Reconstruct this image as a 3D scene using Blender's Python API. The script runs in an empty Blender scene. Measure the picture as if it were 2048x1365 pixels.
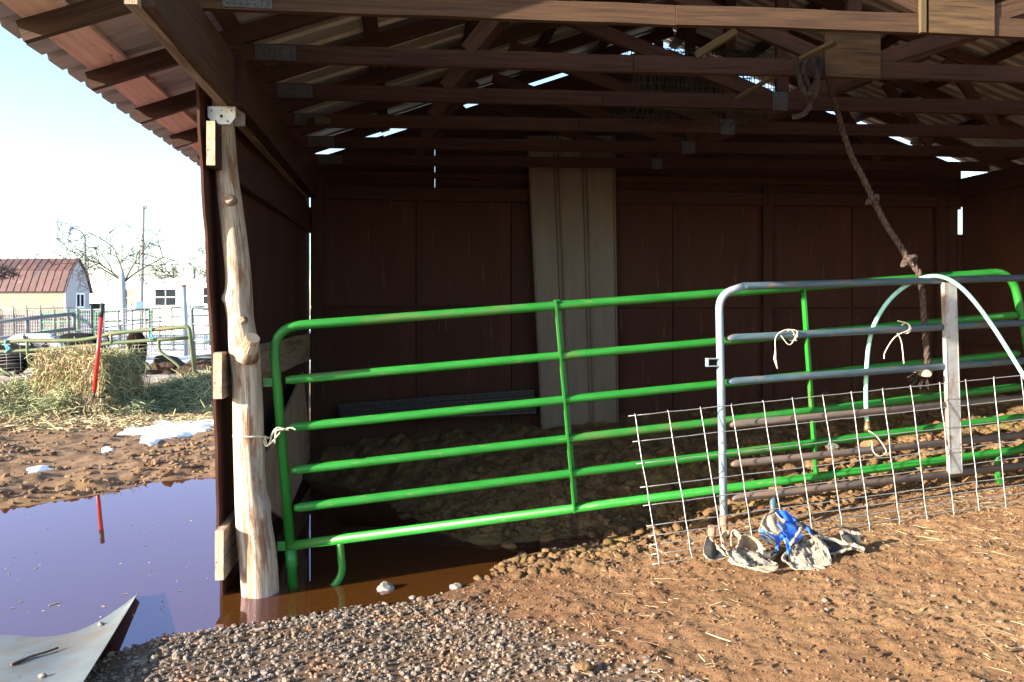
import bpy, bmesh, math, random
import numpy as np
from mathutils import Vector, Matrix
random.seed(7); rng = np.random.default_rng(7)
scene = bpy.context.scene
COL = scene.collection
V3 = Vector
# ------------------------------------------------------------------ camera, world, sun, exposure
F = 1569.0; CX, CY = 1024.0, 630.0; YAW = math.radians(7.4); EYE = V3((0, 0, 1.54))
cam = bpy.data.cameras.new('camera'); camo = bpy.data.objects.new('camera', cam); COL.objects.link(camo)
cam.sensor_width = 36; cam.lens = F / 2048 * 36; cam.shift_y = -(682.5 - CY) / 2048
cam.clip_start = .05; cam.clip_end = 3000
camo.location = EYE; camo.rotation_euler = (math.pi / 2, 0, -YAW); scene.camera = camo
LD = V3((1, .35, -.29)).normalized()            # the way sunlight travels
SUN_EL = math.asin(-LD.z); SUN_ROT = math.atan2(-LD.x, -LD.y) % (2 * math.pi)
w = bpy.data.worlds.new('World'); scene.world = w; w.use_nodes = True
nt = w.node_tree; sky = nt.nodes.new('ShaderNodeTexSky'); sky.sky_type = 'NISHITA'; sky.sun_disc = False
sky.sun_elevation = SUN_EL; sky.sun_rotation = SUN_ROT; sky.air_density = 1.0; sky.dust_density = .8; sky.ozone_density = 1.6
bg = nt.nodes['Background']; bg.inputs[1].default_value = .12; nt.links.new(sky.outputs[0], bg.inputs[0])
sl = bpy.data.lights.new('sun', 'SUN'); sl.energy = 5.0; sl.angle = math.radians(.5); sl.color = (1, .9, .74)
so = bpy.data.objects.new('sun', sl); COL.objects.link(so); so.rotation_euler = LD.to_track_quat('-Z', 'Y').to_euler()
scene.view_settings.view_transform = 'Standard'; scene.view_settings.look = 'None'
scene.view_settings.exposure = 2.05; scene.view_settings.gamma = 1
scene.cycles.max_bounces = 8; scene.cycles.diffuse_bounces = 4; scene.cycles.transparent_max_bounces = 12

# ------------------------------------------------------------------ unprojection of measured points onto real planes / distances
SY, CYW = math.sin(YAW), math.cos(YAW)
def ray(px, py):
    u = (px - CX) / F; v = (CY - py) / F
    return V3((SY + u * CYW, CYW - u * SY, v))
def PD(px, py, d): return EYE + ray(px, py) * d
def PY(px, py, Y): r = ray(px, py); return EYE + r * (Y / r.y)
def PX(px, py, X): r = ray(px, py); return EYE + r * (X / r.x)
def PZ(px, py, Z): r = ray(px, py); return EYE + r * ((Z - EYE.z) / r.z)
def PV(px, py, A, B):
    r = ray(px, py); n = V3((B.y - A.y, -(B.x - A.x), 0)); return EYE + r * ((A - EYE).dot(n) / r.dot(n))

# ------------------------------------------------------------------ objects
def tag(o, label=None, cat=None, group=None, kind=None):
    if label: o['label'] = label
    if cat: o['category'] = cat
    if group: o['group'] = group
    if kind: o['kind'] = kind
    return o
def thing(name, label, cat, loc, group=None):
    o = bpy.data.objects.new(name, None); COL.objects.link(o); o.location = loc; o.empty_display_size = .2
    return tag(o, label, cat, group)
def worldloc(o):
    p = V3((0, 0, 0))
    while o: p += o.location; o = o.parent
    return p
def link(me, name, parent, mat, c):
    o = bpy.data.objects.new(name, me); COL.objects.link(o)
    if mat: me.materials.append(mat)
    o.location = V3(c) - (worldloc(parent) if parent else V3((0, 0, 0)))
    if parent: o.parent = parent
    return o
class MB:
    def __init__(s): s.v = []; s.f = []; s.uv = []; s.sm = []
    def face(s, idx, uvs, sm=False): s.f.append(tuple(idx)); s.uv.extend(uvs); s.sm.append(sm)
    def box(s, a, b, w, h, up=(0, 0, 1), seg=1, wob=0, off=None):
        """bar from a to b: h along up, w across"""
        a, b = V3(a), V3(b); t = b - a; L = t.length; t.normalize(); up = V3(up)
        sd = t.cross(up)
        if sd.length < 1e-4: sd = t.cross(V3((1, 0, 0)))
        sd.normalize(); up = sd.cross(t).normalized(); ou, ov = random.random() * 40, random.random() * 40
        base = len(s.v); per = [0, w, w + h, 2 * w + h, 2 * (w + h)]
        for i in range(seg + 1):
            p = a + t * (L * i / seg)
            if wob and 0 < i < seg: p = p + sd * random.gauss(0, wob) + up * random.gauss(0, wob)
            e = [random.gauss(0, wob * .5) if wob else 0 for _ in range(4)]
            for k, (x, y) in enumerate(((-.5, -.5), (.5, -.5), (.5, .5), (-.5, .5))):
                s.v.append(p + sd * (x * w + e[k]) + up * (y * h + e[(k + 1) % 4]))
        for i in range(seg):
            q = base + 4 * i; u0 = ou + L * i / seg; u1 = ou + L * (i + 1) / seg
            for k in range(4):
                k2 = (k + 1) % 4
                s.face((q + k, q + k2, q + 4 + k2, q + 4 + k), [(u0, ov + per[k]), (u0, ov + per[k + 1]), (u1, ov + per[k + 1]), (u1, ov + per[k])])
        q = base + 4 * seg
        for fc in ((base + 3, base + 2, base + 1, base), (q, q + 1, q + 2, q + 3)):
            s.face(fc, [(ou, ov), (ou + .01, ov + w), (ou + .02, ov + w), (ou + .01, ov + h)])
        return s
    def cuboid(s, lo, hi):
        lo, hi = V3(lo), V3(hi); d = hi - lo; c = (lo + hi) / 2; k = max(range(3), key=lambda i: d[i])
        a, b = c.copy(), c.copy(); a[k] = lo[k]; b[k] = hi[k]
        if k == 2: return s.box(a, b, d.x, d.y, (0, 1, 0))
        return s.box(a, b, d.y if k == 0 else d.x, d.z)
    def tube(s, pts, r, n=8, caps=True, closed=False):
        pts = [V3(p) for p in pts]; m = len(pts); rs = r if hasattr(r, '__len__') else [r] * m
        base = len(s.v); tg = []
        for i in range(m):
            a = pts[(i - 1) % m] if (closed or i > 0) else pts[i]; b = pts[(i + 1) % m] if (closed or i < m - 1) else pts[i]
            d = b - a; tg.append(d.normalized() if d.length > 1e-9 else V3((0, 0, 1)))
        nv = tg[0].orthogonal().normalized(); L = 0; ls = []; ou, ov = random.random() * 40, random.random() * 40
        for i in range(m):
            if i:
                L += (pts[i] - pts[i - 1]).length
                nv = nv - tg[i] * nv.dot(tg[i])
                if nv.length < 1e-6: nv = tg[i].orthogonal()
                nv.normalize()
            ls.append(L); bn = tg[i].cross(nv)
            for k in range(n):
                a = 2 * math.pi * k / n; s.v.append(pts[i] + (nv * math.cos(a) + bn * math.sin(a)) * rs[i])
        for i in range(m if closed else m - 1):
            j = (i + 1) % m
            for k in range(n):
                k2 = (k + 1) % n; c = 2 * math.pi * max(rs[i], .002) / n
                s.face((base + i * n + k, base + i * n + k2, base + j * n + k2, base + j * n + k), [(ou + ls[i], ov + c * k), (ou + ls[i], ov + c * (k + 1)), (ou + ls[j], ov + c * (k + 1)), (ou + ls[j], ov + c * k)], True)
        if caps and not closed:
            s.face([base + k for k in range(n)][::-1], [(ou, ov)] * n); s.face([base + (m - 1) * n + k for k in range(n)], [(ou, ov)] * n)
        return s
    def prism(s, poly, ext):
        """flat polygon (3-D points) given thickness along ext"""
        poly = [V3(p) for p in poly]; ext = V3(ext); n = len(poly); b = len(s.v); ou, ov = random.random() * 40, random.random() * 40
        nrm = V3((0, 0, 0))
        for i in range(n): nrm += (poly[i] - poly[0]).cross(poly[(i + 1) % n] - poly[0])
        if nrm.dot(ext) > 0: poly = poly[::-1]
        s.v += poly + [p + ext for p in poly]
        e1 = (poly[1] - poly[0]).normalized(); e2 = ext.normalized().cross(e1)
        uv = [(ou + (p - poly[0]).dot(e1), ov + (p - poly[0]).dot(e2)) for p in poly]
        s.face([b + i for i in range(n)], uv); s.face([b + n + i for i in range(n)][::-1], uv[::-1])
        for i in range(n):
            j = (i + 1) % n; l = (poly[j] - poly[i]).length
            s.face((b + j, b + i, b + n + i, b + n + j), [(ou + l, ov), (ou, ov), (ou, ov + ext.length), (ou + l, ov + ext.length)])
        return s
    def grid(s, P, sm=True, uvs=1.0):
        """P: rows of points -> one sheet"""
        b = len(s.v); m = len(P); n = len(P[0])
        for r in P: s.v += [V3(p) for p in r]
        for i in range(m - 1):
            for j in range(n - 1):
                s.face((b + i * n + j, b + i * n + j + 1, b + (i + 1) * n + j + 1, b + (i + 1) * n + j), [(i * uvs, j * uvs), (i * uvs, (j + 1) * uvs), ((i + 1) * uvs, (j + 1) * uvs), ((i + 1) * uvs, j * uvs)], sm)
        return s
    def ribbon(s, pts, wd, w, t):
        """strap: pts centre line, wd width directions (one or per point)"""
        pts = [V3(p) for p in pts]; m = len(pts); b = len(s.v); L = 0; ou = random.random() * 9
        for i in range(m):
            a = pts[max(i - 1, 0)]; c = pts[min(i + 1, m - 1)]; tg = (c - a).normalized(); wv = V3(wd[i] if hasattr(wd[0], '__len__') else wd)
            wv = (wv - tg * wv.dot(tg)).normalized(); nv = tg.cross(wv); ww = w[i] if hasattr(w, '__len__') else w
            for x, y in ((-1, -1), (1, -1), (1, 1), (-1, 1)): s.v.append(pts[i] + wv * (x * ww / 2) + nv * (y * t / 2))
        for i in range(m - 1):
            q = b + 4 * i; l = (pts[i + 1] - pts[i]).length
            for k in range(4):
                k2 = (k + 1) % 4; s.face((q + k, q + k2, q + 4 + k2, q + 4 + k), [(ou + L, k * .05), (ou + L, k * .05 + .05), (ou + L + l, k * .05 + .05), (ou + L + l, k * .05)], k in (0, 2))
            L += l
        q = b + 4 * (m - 1)
        s.face((b + 3, b + 2, b + 1, b), [(0, 0)] * 4); s.face((q, q + 1, q + 2, q + 3), [(0, 0)] * 4)
        return s
    def build(s, name, mat, parent=None, origin=None):
        lo = [min(p[i] for p in s.v) for i in range(3)]; hi = [max(p[i] for p in s.v) for i in range(3)]
        c = V3(origin) if origin is not None else V3(((lo[0] + hi[0]) / 2, (lo[1] + hi[1]) / 2, lo[2] if not parent else (lo[2] + hi[2]) / 2))
        me = bpy.data.meshes.new(name); me.from_pydata([tuple(V3(p) - c) for p in s.v], [], s.f)
        uvl = me.uv_layers.new(name='UVMap'); uvl.data.foreach_set('uv', np.array(s.uv, dtype=np.float32).ravel())
        me.polygons.foreach_set('use_smooth', s.sm); me.update()
        return link(me, name, parent, mat, c)
def npmesh(name, verts, faces, mat, parent=None, smooth=True, c=(0, 0, 0)):
    verts = np.asarray(verts, dtype=np.float32) - np.array(c, dtype=np.float32); faces = np.asarray(faces, dtype=np.int32)
    me = bpy.data.meshes.new(name); nf, k = faces.shape
    me.vertices.add(len(verts)); me.vertices.foreach_set('co', verts.ravel())
    me.loops.add(nf * k); me.loops.foreach_set('vertex_index', faces.ravel())
    me.polygons.add(nf); me.polygons.foreach_set('loop_start', np.arange(0, nf * k, k, dtype=np.int32))
    me.polygons.foreach_set('use_smooth', np.full(nf, smooth)); me.update(calc_edges=True); me.validate()
    return link(me, name, parent, mat, c)
def rounded(pts, rad, n=6):
    pts = [V3(p) for p in pts]; out = [pts[0]]
    for i in range(1, len(pts) - 1):
        a, p, b = pts[i - 1], pts[i], pts[i + 1]; r = min(rad, (a - p).length * .49, (b - p).length * .49)
        p0 = p + (a - p).normalized() * r; p1 = p + (b - p).normalized() * r
        for k in range(n + 1):
            t = k / n; out.append(p0 * (1 - t) ** 2 + p * 2 * t * (1 - t) + p1 * t * t)
    return out + [pts[-1]]
def smooth(pts, n=6):
    """Catmull-Rom through pts"""
    pts = [V3(p) for p in pts]; q = [pts[0] * 2 - pts[1]] + pts + [pts[-1] * 2 - pts[-2]]; out = []
    for i in range(1, len(q) - 2):
        a, b, c, d = q[i - 1:i + 3]
        for k in range(n):
            t = k / n; out.append(.5 * ((2 * b) + (c - a) * t + (2 * a - 5 * b + 4 * c - d) * t * t + (3 * b - a - 3 * c + d) * t ** 3))
    return out + [pts[-1]]

# ------------------------------------------------------------------ noise
def _h(i, j, s):
    n = (i.astype(np.int64) * 374761393 + j.astype(np.int64) * 668265263 + s * 974634777) & 0xffffffff
    n = ((n ^ (n >> 13)) * 1274126177) & 0xffffffff
    return ((n ^ (n >> 16)) & 0xffff) / 65535.0
def vnoise(x, y, s=0):
    i = np.floor(x); j = np.floor(y); fx = x - i; fy = y - j; fx = fx * fx * (3 - 2 * fx); fy = fy * fy * (3 - 2 * fy)
    return (_h(i, j, s) * (1 - fx) + _h(i + 1, j, s) * fx) * (1 - fy) + (_h(i, j + 1, s) * (1 - fx) + _h(i + 1, j + 1, s) * fx) * fy
def fbm(x, y, s=0, o=4):
    t = 0; a = .5
    for k in range(o): t = t + a * (vnoise(x * 2 ** k, y * 2 ** k, s + k) - .5) * 2; a *= .5
    return t
def clods(x, y, s=0):
    """rounded lumps on a jittered grid, 0..1"""
    i0 = np.floor(x); j0 = np.floor(y); best = np.zeros_like(x)
    for di in (-1, 0, 1):
        for dj in (-1, 0, 1):
            i = i0 + di; j = j0 + dj; px = i + _h(i, j, s); py = j + _h(i, j, s + 1); r = .35 + .5 * _h(i, j, s + 2)
            d = ((x - px) ** 2 + (y - py) ** 2) / (r * r); best = np.maximum(best, np.sqrt(np.clip(1 - d, 0, 1)) * r)
    return best

# ------------------------------------------------------------------ materials
def mk(name, c1, c2, rough=.8, scale=6, vec='Object', sv=(1, 1, 1), metal=0, spots=(), bump=.25, bscale=None, island=0, detail=6, spec=.4, dist=.01, ramp=(.35, .65)):
    m = bpy.data.materials.new(name); m.use_nodes = True; N = m.node_tree.nodes; L = m.node_tree.links; b = N['Principled BSDF']
    tc = N.new('ShaderNodeTexCoord'); mp = N.new('ShaderNodeMapping'); mp.inputs['Scale'].default_value = sv
    L.new(tc.outputs['UV' if vec == 'UV' else 'Object'], mp.inputs[0])
    def noise(sc, det=detail, ro=.6):
        n = N.new('ShaderNodeTexNoise'); n.inputs['Scale'].default_value = sc; n.inputs['Detail'].default_value = det; n.inputs['Roughness'].default_value = ro
        L.new(mp.outputs[0], n.inputs['Vector']); return n
    def mr(src, lo, hi):
        r = N.new('ShaderNodeMapRange'); r.inputs[1].default_value = lo; r.inputs[2].default_value = hi; r.clamp = True; L.new(src, r.inputs[0]); return r.outputs[0]
    def mix(f, a, c):
        x = N.new('ShaderNodeMix'); x.data_type = 'RGBA'
        if isinstance(f, float): x.inputs[0].default_value = f
        else: L.new(f, x.inputs[0])
        for k, q in ((6, a), (7, c)):
            if isinstance(q, tuple): x.inputs[k].default_value = (*q, 1)
            else: L.new(q, x.inputs[k])
        return x.outputs[2]
    n1 = noise(scale); col = mix(mr(n1.outputs[0], *ramp), c1, c2)
    for (sc, ssc, lo, hi, *st) in spots:
        if st:
            mp2 = N.new('ShaderNodeMapping'); mp2.inputs['Scale'].default_value = st[0]; L.new(tc.outputs['Object' if len(st) > 1 else ('UV' if vec == 'UV' else 'Object')], mp2.inputs[0])
            n = N.new('ShaderNodeTexNoise'); n.inputs['Scale'].default_value = ssc; n.inputs['Detail'].default_value = 5; n.inputs['Roughness'].default_value = .65; L.new(mp2.outputs[0], n.inputs['Vector'])
        else: n = noise(ssc, 5, .65)
        col = mix(mr(n.outputs[0], lo, hi), col, sc)
    if island:
        g = N.new('ShaderNodeNewGeometry'); hs = N.new('ShaderNodeHueSaturation'); L.new(mr(g.outputs['Random Per Island'], -.0001, 1.0), hs.inputs['Value'])
        r = N.new('ShaderNodeMapRange'); r.inputs[3].default_value = 1 - island; r.inputs[4].default_value = 1 + island; L.new(g.outputs['Random Per Island'], r.inputs[0]); L.new(r.outputs[0], hs.inputs['Value'])
        L.new(col, hs.inputs['Color']); col = hs.outputs[0]
    L.new(col, b.inputs['Base Color']); b.inputs['Roughness'].default_value = rough; b.inputs['Metallic'].default_value = metal; b.inputs['Specular IOR Level'].default_value = spec
    if bump:
        n = noise(bscale or scale * 4, 6, .65); bp = N.new('ShaderNodeBump'); bp.inputs['Strength'].default_value = bump; bp.inputs['Distance'].default_value = dist
        L.new(n.outputs[0], bp.inputs['Height']); L.new(bp.outputs[0], b.inputs['Normal'])
    return m
GR = (1.2, 26, 1)       # grain stretch for UV woods: u runs along the board
M = {}
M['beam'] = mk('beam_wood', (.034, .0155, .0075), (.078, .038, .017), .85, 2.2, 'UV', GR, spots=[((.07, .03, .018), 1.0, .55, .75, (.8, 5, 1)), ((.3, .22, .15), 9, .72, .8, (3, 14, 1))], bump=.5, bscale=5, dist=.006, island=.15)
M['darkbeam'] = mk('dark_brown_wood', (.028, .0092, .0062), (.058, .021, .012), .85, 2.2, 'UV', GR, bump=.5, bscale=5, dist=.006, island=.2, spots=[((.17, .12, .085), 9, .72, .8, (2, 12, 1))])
M['weather'] = mk('weathered_wood', (.24, .165, .11), (.40, .30, .21), .85, 2.0, 'UV', GR, spots=[((.16, .09, .06), 1.3, .52, .66, (1.0, 8, 1)), ((.10, .07, .055), 4, .62, .7, (.6, 30, 1))], bump=.8, bscale=5, dist=.01, island=.1)
M['bounceboard'] = mk('bounce_lit_reddish_board', (.58, .38, .30), (.72, .52, .43), .85, 2.0, 'UV', (1.2, 16, 1), spots=[((.16, .08, .055), 2.4, .60, .70, (1.5, 6, 1))], bump=.5, bscale=5, dist=.006, island=.1)  # reddish eave board, paled to carry bounce light from snow and water
M['endgrain'] = mk('sawn_end_grain', (.40, .31, .21), (.54, .45, .33), .9, 14, bump=.6, spots=[((.12, .075, .045), 11, .58, .66)])
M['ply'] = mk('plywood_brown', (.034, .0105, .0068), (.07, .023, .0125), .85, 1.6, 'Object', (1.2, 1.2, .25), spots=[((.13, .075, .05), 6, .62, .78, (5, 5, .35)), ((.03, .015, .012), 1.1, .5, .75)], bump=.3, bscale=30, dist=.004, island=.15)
M['gusset'] = mk('gusset_plywood', (.055, .03, .0125), (.11, .062, .027), .85, 2.2, 'UV', (1.5, 14, 1), bump=.6, bscale=4, dist=.006, spots=[((.2, .14, .08), 8, .72, .8, (9, 3, 1)), ((.03, .016, .008), 2.5, .52, .62, (.8, 22, 1))])
M['roof'] = mk('galvanised_roof', (.27, .25, .245), (.38, .355, .345), .5, 1.6, 'Object', (1, 3, 1), metal=.35, spots=[((.17, .11, .08), 2.2, .58, .75)], bump=.08, bscale=14)
M['log'] = mk('debarked_log', (.29, .20, .13), (.58, .48, .38), .75, 1.7, 'UV', (1.3, 20, 1), spots=[((.25, .125, .07), 1.9, .51, .60, (1.4, 4.5, 1)), ((.07, .045, .035), 3.6, .59, .63, (.6, 30, 1)), ((.30, .27, .25), 1.3, .55, .68, (1.2, 3, 1)), ((.60, .58, .58), 2.0, .62, .72, (1.1, 5, 1))], bump=.9, bscale=3.4, dist=.012)
M['galv'] = mk('galvanised_steel', (.52, .52, .53), (.68, .68, .68), .45, 30, metal=.65, bump=.05, spots=[((.3, .22, .17), 9, .6, .74)])
M['worn'] = mk('worn_channel_steel', (.33, .33, .33), (.45, .44, .43), .5, 12, metal=.4, bump=.1, spots=[((.30, .16, .12), 4, .52, .66, (3, 3, .8)), ((.16, .2, .23), 7, .6, .7, (3, 3, .6)), ((.2, .11, .07), 22, .62, .7)])
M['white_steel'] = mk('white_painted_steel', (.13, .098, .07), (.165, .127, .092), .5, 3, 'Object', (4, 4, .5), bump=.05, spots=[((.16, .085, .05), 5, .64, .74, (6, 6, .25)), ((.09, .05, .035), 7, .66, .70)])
M['green'] = mk('green_gate_paint', (.010, .145, .014), (.018, .19, .024), .42, 5, 'UV', (1, 6, 1), bump=.04, spec=.5, spots=[((.2, .17, .09), 5, .60, .72, (1.2, 8, 1)), ((.12, .13, .05), 1.1, .58, .75, (1, 3, 1)), ((.11, .05, .025), 14, .70, .75, (.8, 2, 1)), ((.5, .42, .3), 30, .74, .78, (1, 1, 1)), ((.02, .14, .03), 2.5, .6, .8)])
M['green_dusty'] = mk('dusty_green_paint', (.02, .19, .035), (.07, .2, .06), .5, 5, 'UV', (1, 6, 1), bump=.05, spots=[((.2, .17, .09), 4, .5, .68, (1.2, 7, 1))])
M['blue'] = mk('worn_blue_paint', (.035, .085, .12), (.09, .125, .14), .5, 4, 'UV', (1.4, 8, 1), bump=.15, spots=[((.20, .115, .075), 4.5, .54, .66, (1.4, 6, 1)), ((.28, .3, .3), 22, .66, .74), ((.22, .2, .17), 3, .6, .8)])
M['rusty_rail'] = mk('rusted_blue_paint', (.10, .085, .075), (.19, .12, .085), .75, 4, 'UV', (1.4, 8, 1), bump=.25, spots=[((.07, .11, .13), 3.2, .56, .68), ((.28, .15, .09), 12, .62, .72)])
M['blue_post'] = mk('pale_blue_worn_paint', (.13, .22, .29), (.27, .34, .39), .45, 4, 'UV', (1.4, 8, 1), bump=.12, spots=[((.42, .42, .42), 3, .52, .7), ((.33, .16, .1), 7, .62, .7)])
M['rust'] = mk('rusty_steel', (.24, .12, .08), (.36, .2, .14), .85, 20, bump=.3)
M['wire'] = mk('galvanised_wire', (.27, .26, .25), (.38, .37, .36), .4, 20, metal=.5, bump=0, spots=[((.30, .2, .14), 5, .6, .75)])
M['rope'] = mk('dirty_rope', (.035, .022, .018), (.10, .066, .05), .95, 40, bump=.8, bscale=160, spots=[((.42, .15, .09), 26, .64, .70), ((.2, .145, .11), 60, .6, .7)])
M['darkrope'] = mk('dark_rope', (.02, .014, .013), (.055, .038, .033), .95, 50, bump=.8, bscale=160)
M['hose'] = mk('mint_hose', (.30, .60, .50), (.36, .66, .56), .4, 12, bump=.03)
M['brass'] = mk('brass', (.45, .27, .09), (.55, .36, .15), .4, 40, metal=.9, bump=.1)
M['twine'] = mk('baling_twine', (.62, .52, .36), (.78, .70, .56), .9, 60, bump=.6, bscale=220)
M['dirtwood'] = mk('stick_wood', (.09, .05, .035), (.17, .11, .075), .9, 10, bump=.6, bscale=60)
M['lath'] = mk('pale_lath', (.065, .043, .02), (.10, .07, .034), .9, 2.2, 'UV', GR, bump=.6, bscale=5)
M['blue_web'] = mk('blue_nylon', (.015, .085, .50), (.03, .15, .66), .55, 30, bump=.25, bscale=260, spots=[((.3, .38, .55), 30, .68, .8)])
M['fleece'] = mk('dirty_fleece', (.33, .27, .21), (.52, .46, .38), .98, 24, bump=1.0, bscale=120, dist=.02, spots=[((.13, .085, .055), 15, .52, .64)])
M['felt'] = mk('tan_felt', (.33, .24, .165), (.43, .32, .235), .95, 22, bump=.5, bscale=160, spots=[((.16, .1, .065), 12, .56, .7)])
M['black_web'] = mk('black_nylon', (.012, .012, .014), (.035, .034, .034), .7, 40, bump=.3, bscale=260, spots=[((.3, .24, .18), 26, .66, .78)])
M['red_paint'] = mk('red_handle', (.55, .02, .02), (.62, .035, .03), .35, 20, bump=.03)
M['black_grip'] = mk('black_grip', (.02, .02, .022), (.03, .03, .03), .5, 20, bump=.05)
M['hay_green'] = mk('green_hay', (.19, .215, .11), (.33, .34, .19), .95, 3, bump=0, island=.45, spots=[((.35, .31, .18), 1.8, .5, .7)])
M['hay_gold'] = mk('golden_hay', (.30, .215, .115), (.46, .37, .23), .95, 3, bump=0, island=.4, spots=[((.30, .32, .15), 2.4, .55, .7)])
M['haycore'] = mk('hay_core', (.12, .10, .05), (.24, .185, .09), .98, 16, 'Object', (1, 1, 4), bump=1.0, bscale=60, dist=.03)
M['snow'] = mk('snow', (.82, .84, .87), (.88, .89, .9), .7, 6, bump=.3, bscale=30)
M['stone'] = mk('grey_stone', (.17, .145, .125), (.28, .245, .22), .85, 14, bump=.5)
M['pebble'] = mk('gravel_pebbles', (.10, .074, .058), (.2, .16, .132), .8, 60, bump=.2, bscale=180, island=.5, spots=[((.24, .135, .08), 4, .52, .62), ((.10, .1, .115), 6, .6, .68)])
M['clod'] = mk('mud_clods', (.145, .078, .034), (.225, .13, .058), .95, 18, bump=1.0, bscale=70, dist=.02, island=.3, spots=[((.17, .145, .035), 2.6, .57, .7)])
M['yardclod'] = mk('yard_clods', (.15, .088, .05), (.23, .145, .085), .95, 18, bump=1.0, bscale=70, dist=.02, island=.3)
M['dung'] = mk('dung', (.045, .024, .014), (.09, .052, .03), .95, 5, bump=1.0, bscale=14, dist=.15)
M['crumb'] = mk('dirt_crumb', (.125, .064, .031), (.20, .112, .056), .95, 18, bump=.6, bscale=70, dist=.02, island=.35)
M['straw'] = mk('straw_bits', (.30, .21, .115), (.46, .36, .22), .9, 8, bump=0, island=.3)
M['sheet'] = mk('grey_sheet_metal', (.125, .14, .145), (.175, .19, .195), .45, 5, metal=.3, bump=.2, bscale=9, spots=[((.17, .13, .095), 3.2, .52, .66), ((.36, .36, .35), 13, .66, .74), ((.09, .055, .04), 26, .66, .72)])
M['holstein'] = mk('black_white_hide', (.42, .42, .44), (.5, .5, .5), .8, 10, bump=.1, spots=[((.005, .005, .006), 1.55, .485, .50)])
M['blackhide'] = mk('black_hide', (.004, .0038, .004), (.009, .008, .008), .9, 10, bump=.1, spec=.1)
M['brownhide'] = mk('dark_brown_hide', (.010, .004, .004), (.022, .009, .008), .9, 10, bump=.1, spec=.1)
M['oldgreen'] = mk('faded_green_tube', (.07, .12, .05), (.12, .135, .065), .6, 2.0, 'UV', (1, 4, 1), bump=.1, spots=[((.2, .14, .07), 1.6, .5, .62, (1, 3, 1))])
M['farwire'] = mk('far_wire', (.16, .16, .18), (.24, .24, .26), .5, 2, bump=0)
M['darkwire'] = mk('dark_old_wire', (.035, .025, .018), (.06, .048, .036), .6, 8, bump=0)
M['plate'] = mk('truss_plate_steel', (.05, .045, .043), (.095, .088, .085), .55, 30, metal=.3, bump=.1, spots=[((.07, .045, .035), 14, .55, .68)])
M['beam2'] = mk('reddish_chord_wood', (.028, .010, .0055), (.066, .026, .0135), .85, 2.2, 'UV', GR, spots=[((.25, .17, .11), 9, .72, .8, (3, 14, 1))], bump=.5, bscale=5, dist=.006, island=.15)
M['fargreen'] = mk('far_green_tube', (.015, .15, .04), (.03, .2, .07), .5, 2, bump=0)
M['fargrey'] = mk('far_grey_tube', (.10, .11, .13), (.16, .17, .19), .5, 2, bump=0)
M['farblue'] = mk('far_blue_tube', (.07, .12, .15), (.14, .19, .22), .5, 2, 'UV', (1, 4, 1), bump=0, spots=[((.38, .28, .24), 2, .5, .6)])
M['palepost'] = mk('pale_post_paint', (.28, .32, .38), (.36, .39, .43), .6, 3, bump=.05)
M['bark'] = mk('bark', (.06, .047, .042), (.1, .085, .075), .9, 8, bump=.6)
M['twig'] = mk('twigs', (.03, .021, .02), (.05, .038, .036), .9, 8, bump=0)
M['siding'] = mk('cream_siding', (.19, .165, .12), (.23, .2, .15), .8, 2, bump=.05)
M['siding2'] = mk('grey_siding', (.32, .32, .345), (.36, .36, .38), .8, 2, bump=.05)
M['rustroof'] = mk('rust_red_roof', (.075, .032, .032), (.125, .06, .056), .7, 1.2, bump=.1, spots=[((.055, .03, .034), .6, .5, .6), ((.2, .13, .11), 3, .62, .72)])
M['whitewall'] = mk('white_siding', (.55, .55, .55), (.6, .6, .6), .7, 2, bump=.03)
M['glass'] = mk('dark_glass', (.010, .013, .018), (.02, .025, .03), .9, 1, bump=0, spec=.02)
M['trim'] = mk('white_trim', (.72, .74, .78), (.78, .8, .82), .6, 3, bump=0)
M['tandoor'] = mk('tan_panel', (.10, .085, .07), (.14, .12, .10), .7, 3, bump=.05)
M['pole'] = mk('utility_pole_wood', (.30, .26, .23), (.42, .37, .33), .9, 4, 'Object', (6, 6, .6), bump=.4)
M['slat'] = mk('brown_slats', (.05, .035, .03), (.09, .065, .055), .9, 3, bump=.2, island=.3)
M['bin'] = mk('dark_bin_plastic', (.03, .05, .045), (.05, .07, .06), .6, 3, bump=0)
M['lampblue'] = mk('blue_lamp_head', (.12, .24, .42), (.16, .3, .5), .5, 3, bump=0)
M['cable'] = mk('cable', (.16, .16, .17), (.2, .2, .21), .7, 3, bump=0)
M['tie'] = mk('teal_rope', (.06, .3, .36), (.12, .42, .46), .9, 40, bump=.4)

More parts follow.
